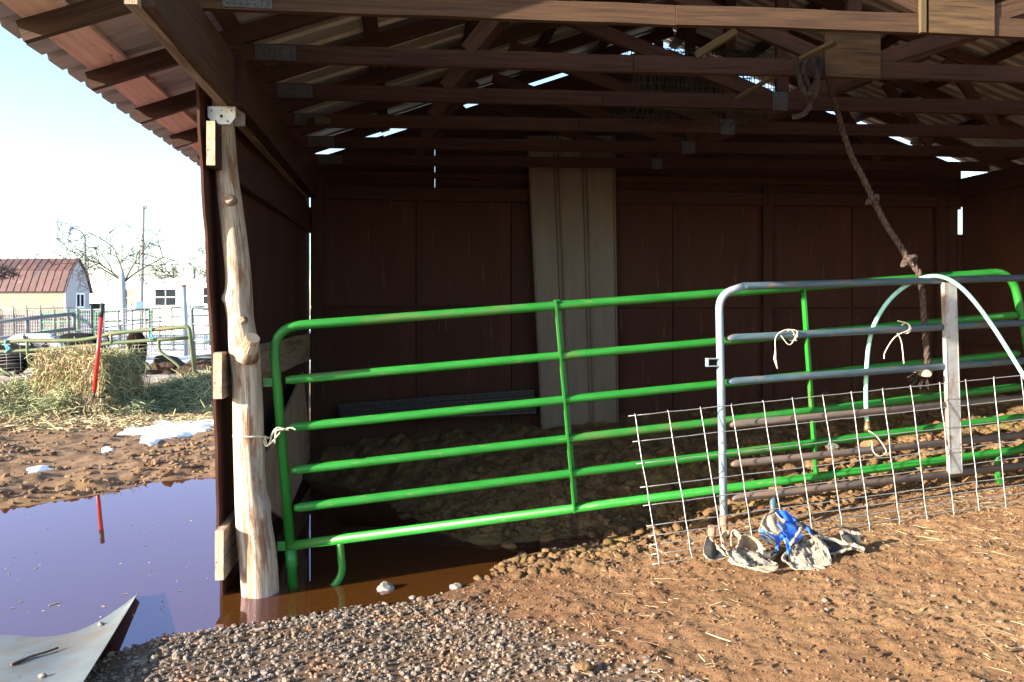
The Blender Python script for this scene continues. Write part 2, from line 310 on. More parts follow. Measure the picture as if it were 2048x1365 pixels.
# ================================================================== GROUND (one sheet to the horizon)
pud_px = [(-900, 1330), (-300, 1350), (0, 1372), (170, 1335), (250, 1300), (330, 1272), (450, 1257), (560, 1242), (700, 1217), (830, 1205), (900, 1182), (985, 1152), (1015, 1125), (1065, 1106),
          (1180, 1090), (1290, 1062), (1310, 1050), (1180, 1072), (1040, 1085), (960, 1092), (880, 1066), (800, 1020), (720, 985), (640, 965), (560, 955), (440, 955), (370, 958), (300, 966), (220, 986), (130, 1000), (60, 1011), (0, 1018), (-300, 1040), (-900, 1075)]
PUD = np.array([(p.x, p.y) for p in (PZ(x, y, 0) for x, y in pud_px)])
def poly_sd(x, y, P):
    """signed distance to polygon, negative inside"""
    sh = x.shape; x = x.ravel(); y = y.ravel(); best = np.full(x.shape, 1e9); ins = np.zeros(x.shape, bool); n = len(P)
    for i in range(n):
        ax, ay = P[i]; bx, by = P[(i + 1) % n]; dx, dy = bx - ax, by - ay
        t = np.clip(((x - ax) * dx + (y - ay) * dy) / (dx * dx + dy * dy + 1e-12), 0, 1)
        best = np.minimum(best, (x - ax - t * dx) ** 2 + (y - ay - t * dy) ** 2)
        c = (ay > y) != (by > y); ins ^= c & (x < (bx - ax) * (y - ay) / (by - ay + 1e-12) + ax)
    return (np.sqrt(best) * np.where(ins, -1, 1)).reshape(sh)
def sstep(a, b, x): t = np.clip((x - a) / (b - a), 0, 1); return t * t * (3 - 2 * t)
def masks(x, y):
    inside = sstep(-1.1, -.9, x) * (1 - sstep(6.0, 6.2, x)) * sstep(4.72, 5.05, y - .09 * (x + .7) ) * (1 - sstep(8, 8.2, y))
    outl = (1 - sstep(-1.1, -.95, x)) * sstep(5.6, 6.8, y)
    grav = sstep(.0, .35, (.64 + .3 * fbm(x * 1.3, y * 1.3, 40, 3)) - x * .75 - (y - 3.35) * .42) * (1 - sstep(4.3, 4.8, y))
    return inside, outl, grav
def H(x, y, det=True):
    x = np.asarray(x, float); y = np.asarray(y, float)
    sd = poly_sd(x, y, PUD); ins, outl, grav = masks(x, y)
    z = np.where(sd > 0, .07 * (1 - np.exp(-sd / .55)), -.13 * (1 - np.exp(sd / .45)))
    z = z + np.where(sd > 0, 1, 0) * (.078 * np.clip(x - .15, 0, 5.5) * sstep(0, .9, sd) + ins * .095 * np.clip(y - 5.2, 0, 2.8) * sstep(0, .8, sd))
    if det:
        k = sstep(-.02, .16, sd); near = (x > -12) & (x < 8) & (y < 16)
        z = z + k * (.012 * fbm(x * 2.2, y * 2.2, 3, 4))
        z = z + ins * k * (.05 * fbm(x * 2.4, y * 2.4, 11, 3) + .05 * (clods(x * 6, y * 6, 5) - .2) + .04 * fbm(x * 9, y * 9, 8, 5) + .022 * clods(x * 22, y * 22, 9))
        z = z + (1 - ins) * outl * k * (.045 * fbm(x * 1.4, y * 1.4, 14, 4) + .035 * fbm(x * 5, y * 5, 15, 5) + .012 * clods(x * 11, y * 11, 18))
        dirt = (1 - ins) * (1 - outl) * (1 - grav * .7)
        z = z + dirt * k * (.016 * fbm(x * 5, y * 5, 21, 5) + .013 * fbm(x * 16, y * 16, 27, 4) + .010 * clods(x * 30, y * 30, 24) * sstep(.3, .6, vnoise(x * 4, y * 4, 90)) - .012 * clods(x * 8, y * 8, 33) * sstep(.5, .7, vnoise(x * 2, y * 2, 91)))
        z = z + .004 * fbm(x * 20, y * 20, 31, 2) * k
    return z
def h1(x, y): return float(H(np.array([x]), np.array([y]))[0])
def axis(lo, hi, fine, a, b, growth, far):
    v = list(np.arange(lo, hi, fine)); s = fine
    while v[-1] < b: s = min(s * growth, 60 if far else 1e9); v.append(v[-1] + s)
    s = fine; u = [lo]
    while u[-1] > a: s = min(s * growth, 60); u.append(u[-1] - s)
    return np.array(u[::-1][:-1] + v)
def axis2(lo, hi, fine, g1, lo2, hi2, far0, far1):
    v = list(np.arange(lo, hi, fine)); s = fine
    while v[-1] < hi2: s *= g1; v.append(v[-1] + s)
    while v[-1] < far1: s = min(s * 1.09, 80); v.append(v[-1] + s)
    s = fine; u = [lo]
    while u[-1] > lo2: s *= g1; u.append(u[-1] - s)
    while u[-1] > far0: s = min(s * 1.09, 80); u.append(u[-1] - s)
    return np.array(u[::-1][:-1] + v)
xs = axis2(-2.0, 4.4, .0115, 1.013, -9, 6.5, -900, 900); ys = axis2(2.75, 6.2, .0115, 1.013, 2.0, 14, -60, 1600)
X, Yg = np.meshgrid(xs, ys); Z = H(X, Yg)
ny, nx = X.shape; idx = np.arange(ny * nx).reshape(ny, nx)
fc = np.stack([idx[:-1, :-1], idx[:-1, 1:], idx[1:, 1:], idx[1:, :-1]], -1).reshape(-1, 4)
def ground_mat():
    m = bpy.data.materials.new('earth'); m.use_nodes = True; N = m.node_tree.nodes; L = m.node_tree.links; b = N['Principled BSDF']
    tc = N.new('ShaderNodeTexCoord')
    def noise(sc, det=7, ro=.65):
        n = N.new('ShaderNodeTexNoise'); n.inputs['Scale'].default_value = sc; n.inputs['Detail'].default_value = det; n.inputs['Roughness'].default_value = ro; L.new(tc.outputs['Object'], n.inputs['Vector']); return n.outputs[0]
    def mr(s, lo, hi):
        r = N.new('ShaderNodeMapRange'); r.inputs[1].default_value = lo; r.inputs[2].default_value = hi; L.new(s, r.inputs[0]); return r.outputs[0]
    def mix(f, a, c):
        x = N.new('ShaderNodeMix'); x.data_type = 'RGBA'; L.new(f, x.inputs[0])
        for k, q in ((6, a), (7, c)):
            if isinstance(q, tuple): x.inputs[k].default_value = (*q, 1)
            else: L.new(q, x.inputs[k])
        return x.outputs[2]
    at = N.new('ShaderNodeAttribute'); at.attribute_name = 'zone'; sp = N.new('ShaderNodeSeparateColor'); L.new(at.outputs['Color'], sp.inputs[0])
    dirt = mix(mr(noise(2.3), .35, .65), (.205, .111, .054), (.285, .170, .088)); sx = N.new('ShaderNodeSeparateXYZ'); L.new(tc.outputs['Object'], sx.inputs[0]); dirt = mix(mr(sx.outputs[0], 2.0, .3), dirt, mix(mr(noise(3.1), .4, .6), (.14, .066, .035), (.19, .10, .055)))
    dirt = mix(mr(noise(38), .5, .68), dirt, (.115, .062, .03))
    dirt = mix(mr(noise(11), .56, .7), dirt, (.18, .08, .04))
    grav = mix(mr(noise(60, 4), .4, .6), (.095, .058, .038), (.155, .105, .07))
    mud = mix(mr(noise(5), .4, .62), (.15, .088, .040), (.24, .15, .068)); mud = mix(mr(noise(1.7), .56, .68), mud, (.135, .115, .028))
    out = mix(mr(noise(3), .38, .62), (.16, .095, .055), (.25, .155, .09)); out = mix(mr(noise(.55), .5, .62), out, (.25, .15, .07))
    col = mix(sp.outputs[0], dirt, grav); col = mix(sp.outputs[2], col, out); col = mix(sp.outputs[1], col, mud)
    wet = at.outputs['Alpha']; col = mix(wet, col, (.15, .068, .02))
    fz = mr(sx.outputs[1], 17, 26); ml = N.new('ShaderNodeMath'); ml.operation = 'MULTIPLY'; L.new(fz, ml.inputs[0]); L.new(mr(noise(.35, 5), .40, .50), ml.inputs[1])
    col = mix(ml.outputs[0], col, (.80, .82, .85))
    L.new(col, b.inputs['Base Color']); b.inputs['Roughness'].default_value = .95; b.inputs['Specular IOR Level'].default_value = .2
    bp = N.new('ShaderNodeBump'); bp.inputs['Strength'].default_value = .8; bp.inputs['Distance'].default_value = .02; L.new(noise(55, 8, .75), bp.inputs['Height']); L.new(bp.outputs[0], b.inputs['Normal'])
    return m
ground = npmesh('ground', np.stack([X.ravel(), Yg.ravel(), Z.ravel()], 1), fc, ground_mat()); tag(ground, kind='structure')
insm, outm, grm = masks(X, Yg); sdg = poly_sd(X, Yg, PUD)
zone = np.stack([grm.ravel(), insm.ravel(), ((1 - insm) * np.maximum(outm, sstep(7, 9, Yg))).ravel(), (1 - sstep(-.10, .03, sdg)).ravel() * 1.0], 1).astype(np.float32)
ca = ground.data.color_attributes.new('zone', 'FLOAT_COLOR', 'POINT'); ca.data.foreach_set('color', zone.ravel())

# puddle
def water_mat():
    m = bpy.data.materials.new('puddle_water'); m.use_nodes = True; N = m.node_tree.nodes; L = m.node_tree.links
    for n in list(N): N.remove(n)
    out = N.new('ShaderNodeOutputMaterial'); tr = N.new('ShaderNodeBsdfTransparent'); tr.inputs[0].default_value = (.78, .55, .30, 1)
    df = N.new('ShaderNodeBsdfDiffuse'); df.inputs[0].default_value = (.20, .075, .016, 1)
    gl = N.new('ShaderNodeBsdfGlossy'); gl.inputs['Roughness'].default_value = .015; gl.inputs[0].default_value = (.75, .69, 1, 1)  # violet tint and high index below stand in for a brighter, bluer sky
    m1 = N.new('ShaderNodeMixShader'); m1.inputs[0].default_value = .34; L.new(tr.outputs[0], m1.inputs[1]); L.new(df.outputs[0], m1.inputs[2])
    fr = N.new('ShaderNodeFresnel'); fr.inputs[0].default_value = 2.7; m2 = N.new('ShaderNodeMixShader'); L.new(fr.outputs[0], m2.inputs[0]); L.new(m1.outputs[0], m2.inputs[1]); L.new(gl.outputs[0], m2.inputs[2])
    tc = N.new('ShaderNodeTexCoord'); n = N.new('ShaderNodeTexNoise'); n.inputs['Scale'].default_value = 2.5; n.inputs['Detail'].default_value = 2; L.new(tc.outputs['Object'], n.inputs['Vector'])
    bp = N.new('ShaderNodeBump'); bp.inputs['Strength'].default_value = .05; bp.inputs['Distance'].default_value = .004; L.new(n.outputs[0], bp.inputs['Height']); L.new(bp.outputs[0], gl.inputs['Normal'])
    L.new(m2.outputs[0], out.inputs[0]); return m
cen = PUD.mean(0); wp = []
bmw = bmesh.new()
lo = PUD.min(0) - .4; hi = PUD.max(0) + .4
gx = np.arange(lo[0], hi[0], .12); gy = np.arange(lo[1], hi[1], .12); GX, GY = np.meshgrid(gx, gy); keep = poly_sd(GX + .06, GY + .06, PUD) < .25
vs = {}; fs = []; vl = []
def gv(i, j):
    if (i, j) not in vs: vs[(i, j)] = len(vl); vl.append((gx[j], gy[i], 0.0))
    return vs[(i, j)]
for i in range(len(gy) - 1):
    for j in range(len(gx) - 1):
        if keep[i, j]: fs.append((gv(i, j), gv(i, j + 1), gv(i + 1, j + 1), gv(i + 1, j)))
puddle = npmesh('puddle', vl, fs, water_mat()); tag(puddle, kind='structure')

# ================================================================== BARN
barn = thing('open_barn', 'open fronted brown barn with timber trusses and metal roof', 'barn', (2.5, 5.8, 0))
YF, YB = 3.36, 8.06; RX = 2.6
def R(x):           # underside of the roof sheets
    return 1.54 + 1.61 + .36 * (x + 1.0) if x <= RX else 1.54 + 1.61 + .36 * (RX + 1.0) - .345 * (x - RX)
def corr(x0, x1, period, rib, hgt, name):
    """ribbed sheet: ribs run up the slope"""
    ysl = []; y = YF
    while y < YB:
        for f_, z_ in ((0, 0), ((period - rib) / period, 0), ((period - rib * .7) / period, 1), ((period - rib * .3) / period, 1)): ysl.append((min(y + f_ * period, YB), z_ * hgt))
        y += period
    rows = []; n = 14
    for i in range(n + 1):
        x = x0 + (x1 - x0) * i / n
        rows.append([(x, yy, R(x) + zz + random.gauss(0, .0015)) for yy, zz in ysl])
    mb = MB(); mb.grid(rows, False, .1); mb.grid([[(p[0], p[1], p[2] + .004) for p in r] for r in rows], False, .1)
    return mb.build(name, M['roof'], barn)
corr(-1.84, RX, .235, .075, .028, 'roof_sheet'); corr(RX, 7.0, .118, .06, .022, 'roof_sheet')
for x in (-1.62, -.98, -.25, .45, 1.15, 1.85, 2.47, 2.75, 3.4, 4.1, 4.8, 5.5, 6.2):
    mb = MB(); sl_ = .36 if x < RX else -.345; up = V3((-sl_, 0, 1)).normalized()
    mb.box((x, YF + .02, R(x) - .021), (x, YB - .06, R(x) - .021), .19 if x == -1.62 else .09, .036, up, 10, .0015); mb.build('purlin', M['bounceboard'] if x == -1.62 else M['darkbeam'], barn)
def zb(x): return 2.94 + .014 * (x + .95)
TY = [3.75, 4.5, 5.25, 6.0, 6.75, 7.5]; GP = [1915, 1700, 1557, 1453, 1375, 1312]
for k, Y in enumerate(TY):
    mt = (M['beam'], M['beam2'])[k] if k < 2 else M['darkbeam']; mb = MB(); ch = .096  # sunlit look of the nearest truss put into lighter wood, inner ones darker
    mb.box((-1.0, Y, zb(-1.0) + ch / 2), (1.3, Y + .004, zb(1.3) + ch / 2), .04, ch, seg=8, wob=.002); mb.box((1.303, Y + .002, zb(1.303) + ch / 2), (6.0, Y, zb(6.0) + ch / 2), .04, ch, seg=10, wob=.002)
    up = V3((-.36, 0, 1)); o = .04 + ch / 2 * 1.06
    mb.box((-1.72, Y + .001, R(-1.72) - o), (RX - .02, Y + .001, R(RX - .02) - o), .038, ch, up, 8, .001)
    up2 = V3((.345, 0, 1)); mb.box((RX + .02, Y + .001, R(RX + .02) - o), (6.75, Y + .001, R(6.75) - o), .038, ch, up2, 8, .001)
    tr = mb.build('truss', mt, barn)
    xg = PY(GP[k], 60 + k * 50, Y).x
    for q in (-1, 1):               # webs from the middle of the bottom chord to half-way up each rafter
        xe = xg + q * 1.75; web = MB(); web.box((xg + q * .06, Y + .003, zb(xg) + ch * .8), (xe, Y + .003, R(xe) - .17), .037, .088, seg=4, wob=.0015); web.build('web', mt, tr)
        xe2 = xg + q * 2.35; web = MB(); web.box((xe2, Y - .002, zb(xe2) + ch), (xe2 - q * .45, Y - .002, R(xe2 - q * .45) - .16), .036, .085, seg=3, wob=.001); web.build('web', mt, tr)
    web = MB(); web.box((xg + .03, Y + .012, zb(xg) + ch), (xg + .03, Y + .012, R(xg) - .13), .04, .088, (1, 0, 0)); web.build('web', mt, tr)
    gw, gh = ((.37, .30), (.36, .29), (.115, .13), (.12, .12), (.12, .11), (.11, .1))[k]
    if k < 2:
        g = MB(); g.cuboid((xg - gw / 2, Y - .033, zb(xg) - .004), (xg + gw / 2, Y - .0215, zb(xg) + gh)); go = g.build('gusset_plate', M['gusset'], tr)
    else:
        g = MB(); g.cuboid((xg - gw / 2, Y - .026, zb(xg) - .012), (xg + gw / 2, Y - .0215, zb(xg) + gh * .9))
        for q in range(6): xx = xg - gw / 2 + gw * (q + .5) / 6; g.box((xx, Y - .028, zb(xg)), (xx, Y - .028, zb(xg) + gh * .8), .008, .004, (0, 1, 0))
        g.build('connector_plate', M['plate'], tr)
    g = MB(); xl = -.74; g.cuboid((xl - .11, Y - .026, zb(xl) + .006), (xl + .11, Y - .0215, zb(xl) + .09))
    for q in range(7):
        for q2 in range(4): xx = xl - .09 + .03 * q; zz = zb(xl) + .018 + .02 * q2; g.box((xx, Y - .0285, zz), (xx, Y - .0285, zz + .011), .006, .006, (0, 1, 0))
    g.build('connector_plate', M['plate'], tr)
g = MB(); x1 = PY(1838, 60, 3.75).x; g.box((x1, 3.722, zb(x1) - .003), (x1, 3.722, zb(x1) + .33), .022, .03, (1, 0, 0)); g.build('batten', M['lath'], barn)
# beams along the side
for (xa, xb, y0, y1, z0, z1, mt) in ((-1.035, -.988, 3.02, 7.85, 2.675, 2.925, 'weather'), (-.985, -.94, 3.06, 7.85, 2.682, 2.935, 'beam'), (-.936, -.90, 4.38, 7.86, 2.67, 2.938, 'darkbeam')):
    MB().box(((xa + xb) / 2, y0, (z0 + z1) / 2), ((xa + xb) / 2, y1, (z0 + z1) / 2), xb - xa, z1 - z0, seg=14, wob=.0015).build('header_beam', M[mt], barn)
# log post
D0 = 4.36
prof = [(196, 446, 20), (245, 447, 22), (330, 453, 22), (400, 460, 23), (470, 468, 24), (550, 476, 24.5), (600, 477, 27), (640, 481, 26), (700, 488, 30), (760, 493, 29), (850, 496, 30), (930, 498, 30), (1000, 502, 32), (1060, 509, 36), (1120, 516, 38), (1185, 520, 38), (1250, 521, 39)]
pts = smooth([PD(cx_, y_, D0) for y_, cx_, r_ in prof], 6); rad = [p.x for p in smooth([(r_ * D0 / F, 0, 0) for y_, cx_, r_ in prof], 6)]
lv = []; lf = []; luv = []; n = 40
KN = [(PD(457, 400, D0), .05, .018), (PD(447, 597, D0), .035, .02), (PD(484, 640, D0), .03, .012), (PD(540, 900, D0), .06, .012), (PD(545, 1010, D0), .07, .02)]
for i, p in enumerate(pts):
    for k in range(n):
        a = 2 * math.pi * k / n; d = V3((math.sin(a), -math.cos(a), 0)); zz = p.z
        rr = rad[i] * (1 + .05 * float(vnoise(np.array([math.sin(a) * 1.3 + 7]), np.array([zz * 2.2 + math.cos(a)]), 3)[0] - .5) * 2 + .035 * float(vnoise(np.array([k * .55]), np.array([zz * .9]), 5)[0] - .5) * 2 - (.028 if k in (3, 12, 19, 31, 36) and math.sin(zz * 4.1 + k) > -.3 else 0))
        q = p + d * rr
        for kp, s_, h_ in KN:
            kk = kp + (q - p).normalized() * 0; e = ((q.x - kp.x) ** 2 + (q.z - kp.z) ** 2) / (s_ * s_)
            if d.y < .5: q = q + d * (h_ * math.exp(-e * 2))
        lv.append(q)
mb = MB(); mb.v = lv
for i in range(len(pts) - 1):
    for k in range(n):
        k2 = (k + 1) % n; u0, u1 = -pts[i].z, -pts[i + 1].z; v0, v1 = .6 * k / n, .6 * (k + 1) / n
        mb.face((i * n + k, (i + 1) * n + k, (i + 1) * n + k2, i * n + k2), [(u0, v0), (u1, v0), (u1, v1), (u0, v1)], True)
mb.face([k for k in range(n)], [(0, 0)] * n); post = mb.build('log_post', M['log'], barn)
a = PD(492, 712, D0 - .05); b = PD(506, 676, D0 - .125); MB().tube([a, a * .6 + b * .4, a * .2 + b * .8, b], [.07, .05, .041, .037], 18).build('branch_stub', M['log'], post)
for (px, py, r_, dd) in ((457, 400, .023, .090), (484, 641, .014, .098)):
    c = PD(px, py, D0 - dd); MB().tube([c + V3((0, .05, 0)), c + V3((0, .012, 0)), c + V3((0, .002, -.002)), c], [r_ * 1.7, r_ * 1.25, r_, r_ * .7], 18).build('knot', M['weather'], post)
# steel saddle on the post top
c0 = PD(443, 232, D0 - .085); ux = V3((CYW, -SY, 0)); fx = V3((SY, CYW, 0))
mb = MB(); hw = .076; mb.prism([c0 + ux * x_ + V3((0, 0, z_)) for x_, z_ in ((-hw, .045), (hw, .045), (hw, -.008), (hw * .62, -.046), (-hw * .55, -.046), (-hw, -.004))], fx * .006)
mb.prism([c0 + ux * x_ + fx * .15 + V3((0, 0, z_)) for x_, z_ in ((-hw, .045), (hw, .045), (hw, -.02), (-hw, -.02))], fx * .006)
mb.prism([c0 + ux * x_ + fx * y_ + V3((0, 0, .0455)) for x_, y_ in ((-hw, 0), (hw, 0), (hw, .156), (-hw, .156))], (0, 0, .006)); sad = mb.build('steel_saddle', M['galv'], post)
for x_, z_, r_ in ((0, -.002, .009), (-.055, .028, .004), (.055, .028, .004), (-.03, -.03, .005), (.035, -.03, .005), (0, .03, .003)):
    q = c0 + ux * x_ + V3((0, 0, z_)); MB().tube([q + fx * .004, q - fx * (.0012 if r_ > .008 else .004)], r_, 10).build('bolt', M['black_grip'], sad)
# side wall: sheet outside the post, girts on it
ys_ = np.linspace(0, 1, 20); zs_ = np.linspace(-.2, 2.78, 27); rows = []
for z_ in zs_:
    rows.append([(-1.022 - .098 * z_ / 2.7 * (1 - (y_ - 4.3) / 3.7) + .033 * (y_ - 4.3) / 3.7 + random.gauss(0, .0015), y_ + (random.gauss(0, .006) if j == 0 else 0), z_) for j, y_ in enumerate([(4.47 - .10 * min(max((z_ - 1.3) / 1.2, 0), 1)) * (1 - q) + 7.98 * q for q in ys_])])
mb = MB(); mb.grid(rows, False, .12); mb.grid([[(p[0] - .014, p[1], p[2]) for p in r] for r in rows], False, .12)
e0 = [r[0] for r in rows]; mb.grid([e0, [(p[0] - .014, p[1], p[2]) for p in e0]], False, .1)
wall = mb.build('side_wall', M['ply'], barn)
for (zc, hh, y0) in ((1.54 + .91, .24, 4.34), (1.54 - .33, .25, 4.40), (.25, .27, 4.38)):
    gxo = .022 if zc < .5 else .008 if zc < 2 else -.012
    MB().box((-1.035 + gxo, y0, zc), (-.985, 7.98, zc + .02), .042, hh, seg=8, wob=.002).build('girt', M['weather'] if zc < 2 else M['darkbeam'], wall)
    eb = MB(); eb.cuboid((-1.058 + gxo, y0 - .012, zc - hh / 2 + .003), (-1.014 + gxo, y0 - .001, zc + hh / 2 - .003)); eb.build('girt_end', M['endgrain'], wall)
# back wall: panels, studs, plate, gable boards with the light coming in over them
bw = MB(); bw.cuboid((-.972, 7.955, .1), (5.98, 7.985, .34)); bw.cuboid((-.972, 7.942, .3), (5.952, 7.950, 2.72)); bwall = bw.build('back_wall', M['darkbeam'], barn)  # second box: unseen backing sheet added to stop light through the panel seams
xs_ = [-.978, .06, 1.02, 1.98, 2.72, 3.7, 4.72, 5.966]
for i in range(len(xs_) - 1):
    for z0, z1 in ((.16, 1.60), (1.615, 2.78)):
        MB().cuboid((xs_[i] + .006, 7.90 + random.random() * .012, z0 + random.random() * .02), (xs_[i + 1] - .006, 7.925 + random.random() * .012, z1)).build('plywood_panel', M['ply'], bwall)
for x_ in (-.91, 1.5, 3.72, 5.70):
    MB().box((x_, 7.845, .1), (x_ + .01, 7.845, 2.86), .1, .05, (0, 1, 0), 6, .002).build('stud', M['darkbeam'], bwall)
for z_, y_, h_ in ((2.74, 7.86, .13), (2.93, 7.90, .06)):
    MB().box((-.95, y_, z_), (5.95, y_, z_ + .03), .04, h_, seg=10, wob=.002).build('top_plate', M['darkbeam'], bwall)
x_ = -.97
while x_ < 6.0:
    wd = .17 + random.random() * .12; x2 = min(x_ + wd, 6.03); sl = -.084 + random.gauss(0, .006); gap = .004 if any(abs(x2 - q) < .13 for q in (.33, 3.05)) else -.002
    zt = (R(x_) + sl, R(x2) + sl); yy = 7.945 + random.random() * .006
    MB().prism([(x_, yy, 2.70), (x2 - gap, yy, 2.70), (x2 - gap, yy, zt[1]), (x_, yy, zt[0])], (0, .016, 0)).build('gable_board', M['darkbeam'], bwall); x_ = x2
# right side wall
mb = MB(); mb.cuboid((5.985, 3.4, .1), (6.005, 7.87, 2.9)); mb.cuboid((5.94, 7.874, .1), (6.05, 7.898, 2.42)); mb.cuboid((5.955, 7.872, 2.72), (6.03, 7.896, 3.0)); rw = mb.build('side_wall', M['ply'], barn)
MB().box((5.95, 3.5, 1.3), (5.95, 7.84, 1.3), .045, .14).build('girt', M['darkbeam'], rw); MB().box((5.95, 3.5, 2.86), (5.95, 7.9, 2.92), .045, .2).build('girt', M['darkbeam'], rw)

# white sheet leaning on the back wall
def sheet_pts(c, nu, nv, prof):
    tl, tr_, br, bl = c; rows = []; nrm = (tr_ - tl).cross(bl - tl).normalized()
    for i in range(nv + 1):
        t = i / nv; rows.append([(tl * (1 - t) + bl * t) * (1 - j / nu) + (tr_ * (1 - t) + br * t) * (j / nu) - nrm * prof(j / nu) for j in range(nu + 1)])
    return rows
def ribp(u):
    for c in (.02, .31, .35, .63, .67, .98):
        if abs(u - c) < .012: return .016
    return 0
c4 = [PY(1053, 272, 7.82), PY(1230, 272, 7.82), PY(1238, 858, 7.70), PY(1083, 876, 7.66)]
mb = MB(); rr = sheet_pts(c4, 90, 8, ribp); mb.grid(rr, False, .1); nn = V3((0, .004, 0)); mb.grid([[p + nn for p in r] for r in rr], False, .1)
tag(mb.build('metal_panel', M['white_steel']), 'tall dirty white ribbed metal panel leaning on the back wall', 'panel')
c4 = [PY(675, 808, 7.78), PY(1068, 778, 7.78), PY(1072, 828, 7.70), PY(682, 846, 7.70)]
mb = MB(); rr = [[c4[0] * (1 - j / 30) * (1 - t) + c4[1] * (j / 30) * (1 - t) + c4[3] * (1 - j / 30) * t + c4[2] * (j / 30) * t + V3((0, -.014 * math.sin(t * 25), 0)) for j in range(31)] for t in [i / 40 for i in range(41)]]
mb.grid(rr, True, .1); mb.grid([[p + V3((0, .003, 0)) for p in r] for r in rr], True, .1)
tag(mb.build('corrugated_sheet', M['plate']), 'low corrugated grey metal strip along foot of the back wall', 'metal sheet')
# board leaning inside the side wall
mb = MB(); pA = [PX(522, 1010, -.87), PX(530, 905, -.87), PX(603, 745, -.93), PX(612, 840, -.90), PX(600, 960, -.86), PX(565, 1040, -.86)]
mb.prism(pA, (.016, 0, 0)); tag(mb.build('loose_board', M['weather']), 'pale cut board leaning inside the left wall behind the gate end', 'board')

# ================================================================== GATES
gA, gB = PD(560, 900, 4.42), PD(2035, 900, 5.45)
def G(px, py): return PV(px, py, gA, gB)
gb = G(587, 1185); gate = thing('tube_gate', 'long bright green six rail tube gate tied to the log post', 'gate', (gb.x, gb.y, 0))
TR = .0275
fr = rounded([G(581, 1098), G(545, 655), G(2024, 543), G(2058, 700), G(2066, 897), G(581, 1092)], .16, 8)
MB().tube(fr, TR, 14).build('frame', M['green'], gate)
for (a, b) in (((562, 762), (2040, 630)), ((570, 857), (2042, 707)), ((574, 943), (2047, 773)), ((579, 1018), (2054, 833))):
    A, B = G(*a), G(*b); MB().tube([A + (B - A) * .005, A + (B - A) * .012, A + (B - A) * .988, A + (B - A) * .996], [TR * .7, TR * .95, TR * .95, TR * .7], 14).build('rail', M['green'], gate)
gn = V3(((gB - gA).y, -(gB - gA).x, 0)).normalized()
if gn.y > 0: gn = -gn
gx_ = V3((gB - gA)); gx_.z = 0; gx_.normalize()
for (a, b) in (((1112, 600), (1150, 1024)), ((1607, 572), (1634, 952))):
    A, B = G(*a), G(*b); m_ = MB(); o_ = gn * .031
    m_.box(A - gx_ * .012 + gn * .03, B - gx_ * .012 + gn * .03, .012, .006, gn); m_.box(A - gx_ * .006 + gn * .003, B - gx_ * .006 + gn * .003, .004, .056, gn); m_.box(A + gx_ * .012 - gn * .024, B + gx_ * .012 - gn * .024, .034, .004, gn)
    m_.build('brace', M['green'], gate)
for (px, py, s_) in ((537, 765, .028), (566, 1092, .03)):
    c = G(px, py); m_ = MB(); m_.box(c - gx_ * s_, c + gx_ * s_ * 1.1, .02, s_ * 1.7); m_.build('hinge_lug', M['green'], gate)
A, B = G(581, 1098), G(588, 1200); MB().tube([A, A + (B - A) * .35, A + (B - A) * .37, B], [TR * 1.22, TR * 1.22, TR * .98, TR * .98], 14).build('leg', M['green'], gate)
MB().tube(smooth([G(680, 1086), G(683, 1120), G(684, 1140), G(676, 1162), G(652, 1188)], 6), TR * .8, 12).build('leg', M['green'], gate)
MB().tube(smooth([G(1996, 902), G(1995, 940), G(1999, 962), G(2018, 992)], 6), TR * .8, 12).build('leg', M['green'], gate)
# blue gate leaning in front
bA, bB = PD(1440, 900, 4.72), PD(2048, 900, 5.26)
def Bp(px, py): return PV(px, py, bA, bB)
q0 = Bp(1448, 1085); bg_ = thing('tube_gate', 'old blue rusted tube gate propped in front of the green gate', 'gate', (q0.x, q0.y, q0.z))
ext = lambda a, b, k: (b[0] + (b[0] - a[0]) * k, b[1] + (b[1] - a[1]) * k)
fr = rounded([Bp(1449, 1090), Bp(1438, 590), Bp(1490, 572)], .1, 8); MB().tube(fr, .0235, 14).build('upright', M['blue_post'], bg_)
for i, (a, b) in enumerate((((1486, 573), (2048, 556)), ((1452, 677), (2048, 646)), ((1455, 764), (2048, 722)), ((1457, 850), (2048, 796)), ((1459, 929), (2048, 870)), ((1461, 998), (2048, 931)))):
    A, B = Bp(*a), Bp(*ext(a, b, .35)); m_ = M['blue'] if i < 3 else M['rusty_rail']
    MB().tube([A, A + (B - A) * .008, A + (B - A) * .016, B], [.012 if i else .0235, .02 if i else .0235, .0232, .0232], 14).build('rail', m_, bg_)
bn = V3(((bB - bA).y, -(bB - bA).x, 0)).normalized(); bn = -bn if bn.y > 0 else bn; bx_ = V3((bB - bA)); bx_.z = 0; bx_.normalize()
A, B = Bp(1893, 566), Bp(1905, 946); m_ = MB(); m_.box(A + bn * .03, B + bn * .03, .088, .004, bn, 6, .0015); m_.box(A + bn * .018 - bx_ * .046, B + bn * .018 - bx_ * .046, .004, .03, bn); m_.box(A + bn * .018 + bx_ * .046, B + bn * .018 + bx_ * .046, .004, .03, bn); m_.build('brace', M['worn'], bg_)
c = Bp(1423, 725); m_ = MB(); m_.box(c - bx_ * .03 + V3((0, 0, .022)), c + bx_ * .03 + V3((0, 0, .022)), .04, .006); m_.box(c - bx_ * .03 - V3((0, 0, .022)), c + bx_ * .03 - V3((0, 0, .022)), .04, .006); m_.box(c - bx_ * .03 - V3((0, 0, .025)), c - bx_ * .03 + V3((0, 0, .025)), .04, .006, (1, 0, 0)); m_.build('latch_lug', M['blue_post'], bg_)
MB().tube([Bp(1545, 994), Bp(1547, 1040), Bp(1541, 1085)], [.019, .019, .021], 12).build('leg', M['blue'], bg_)
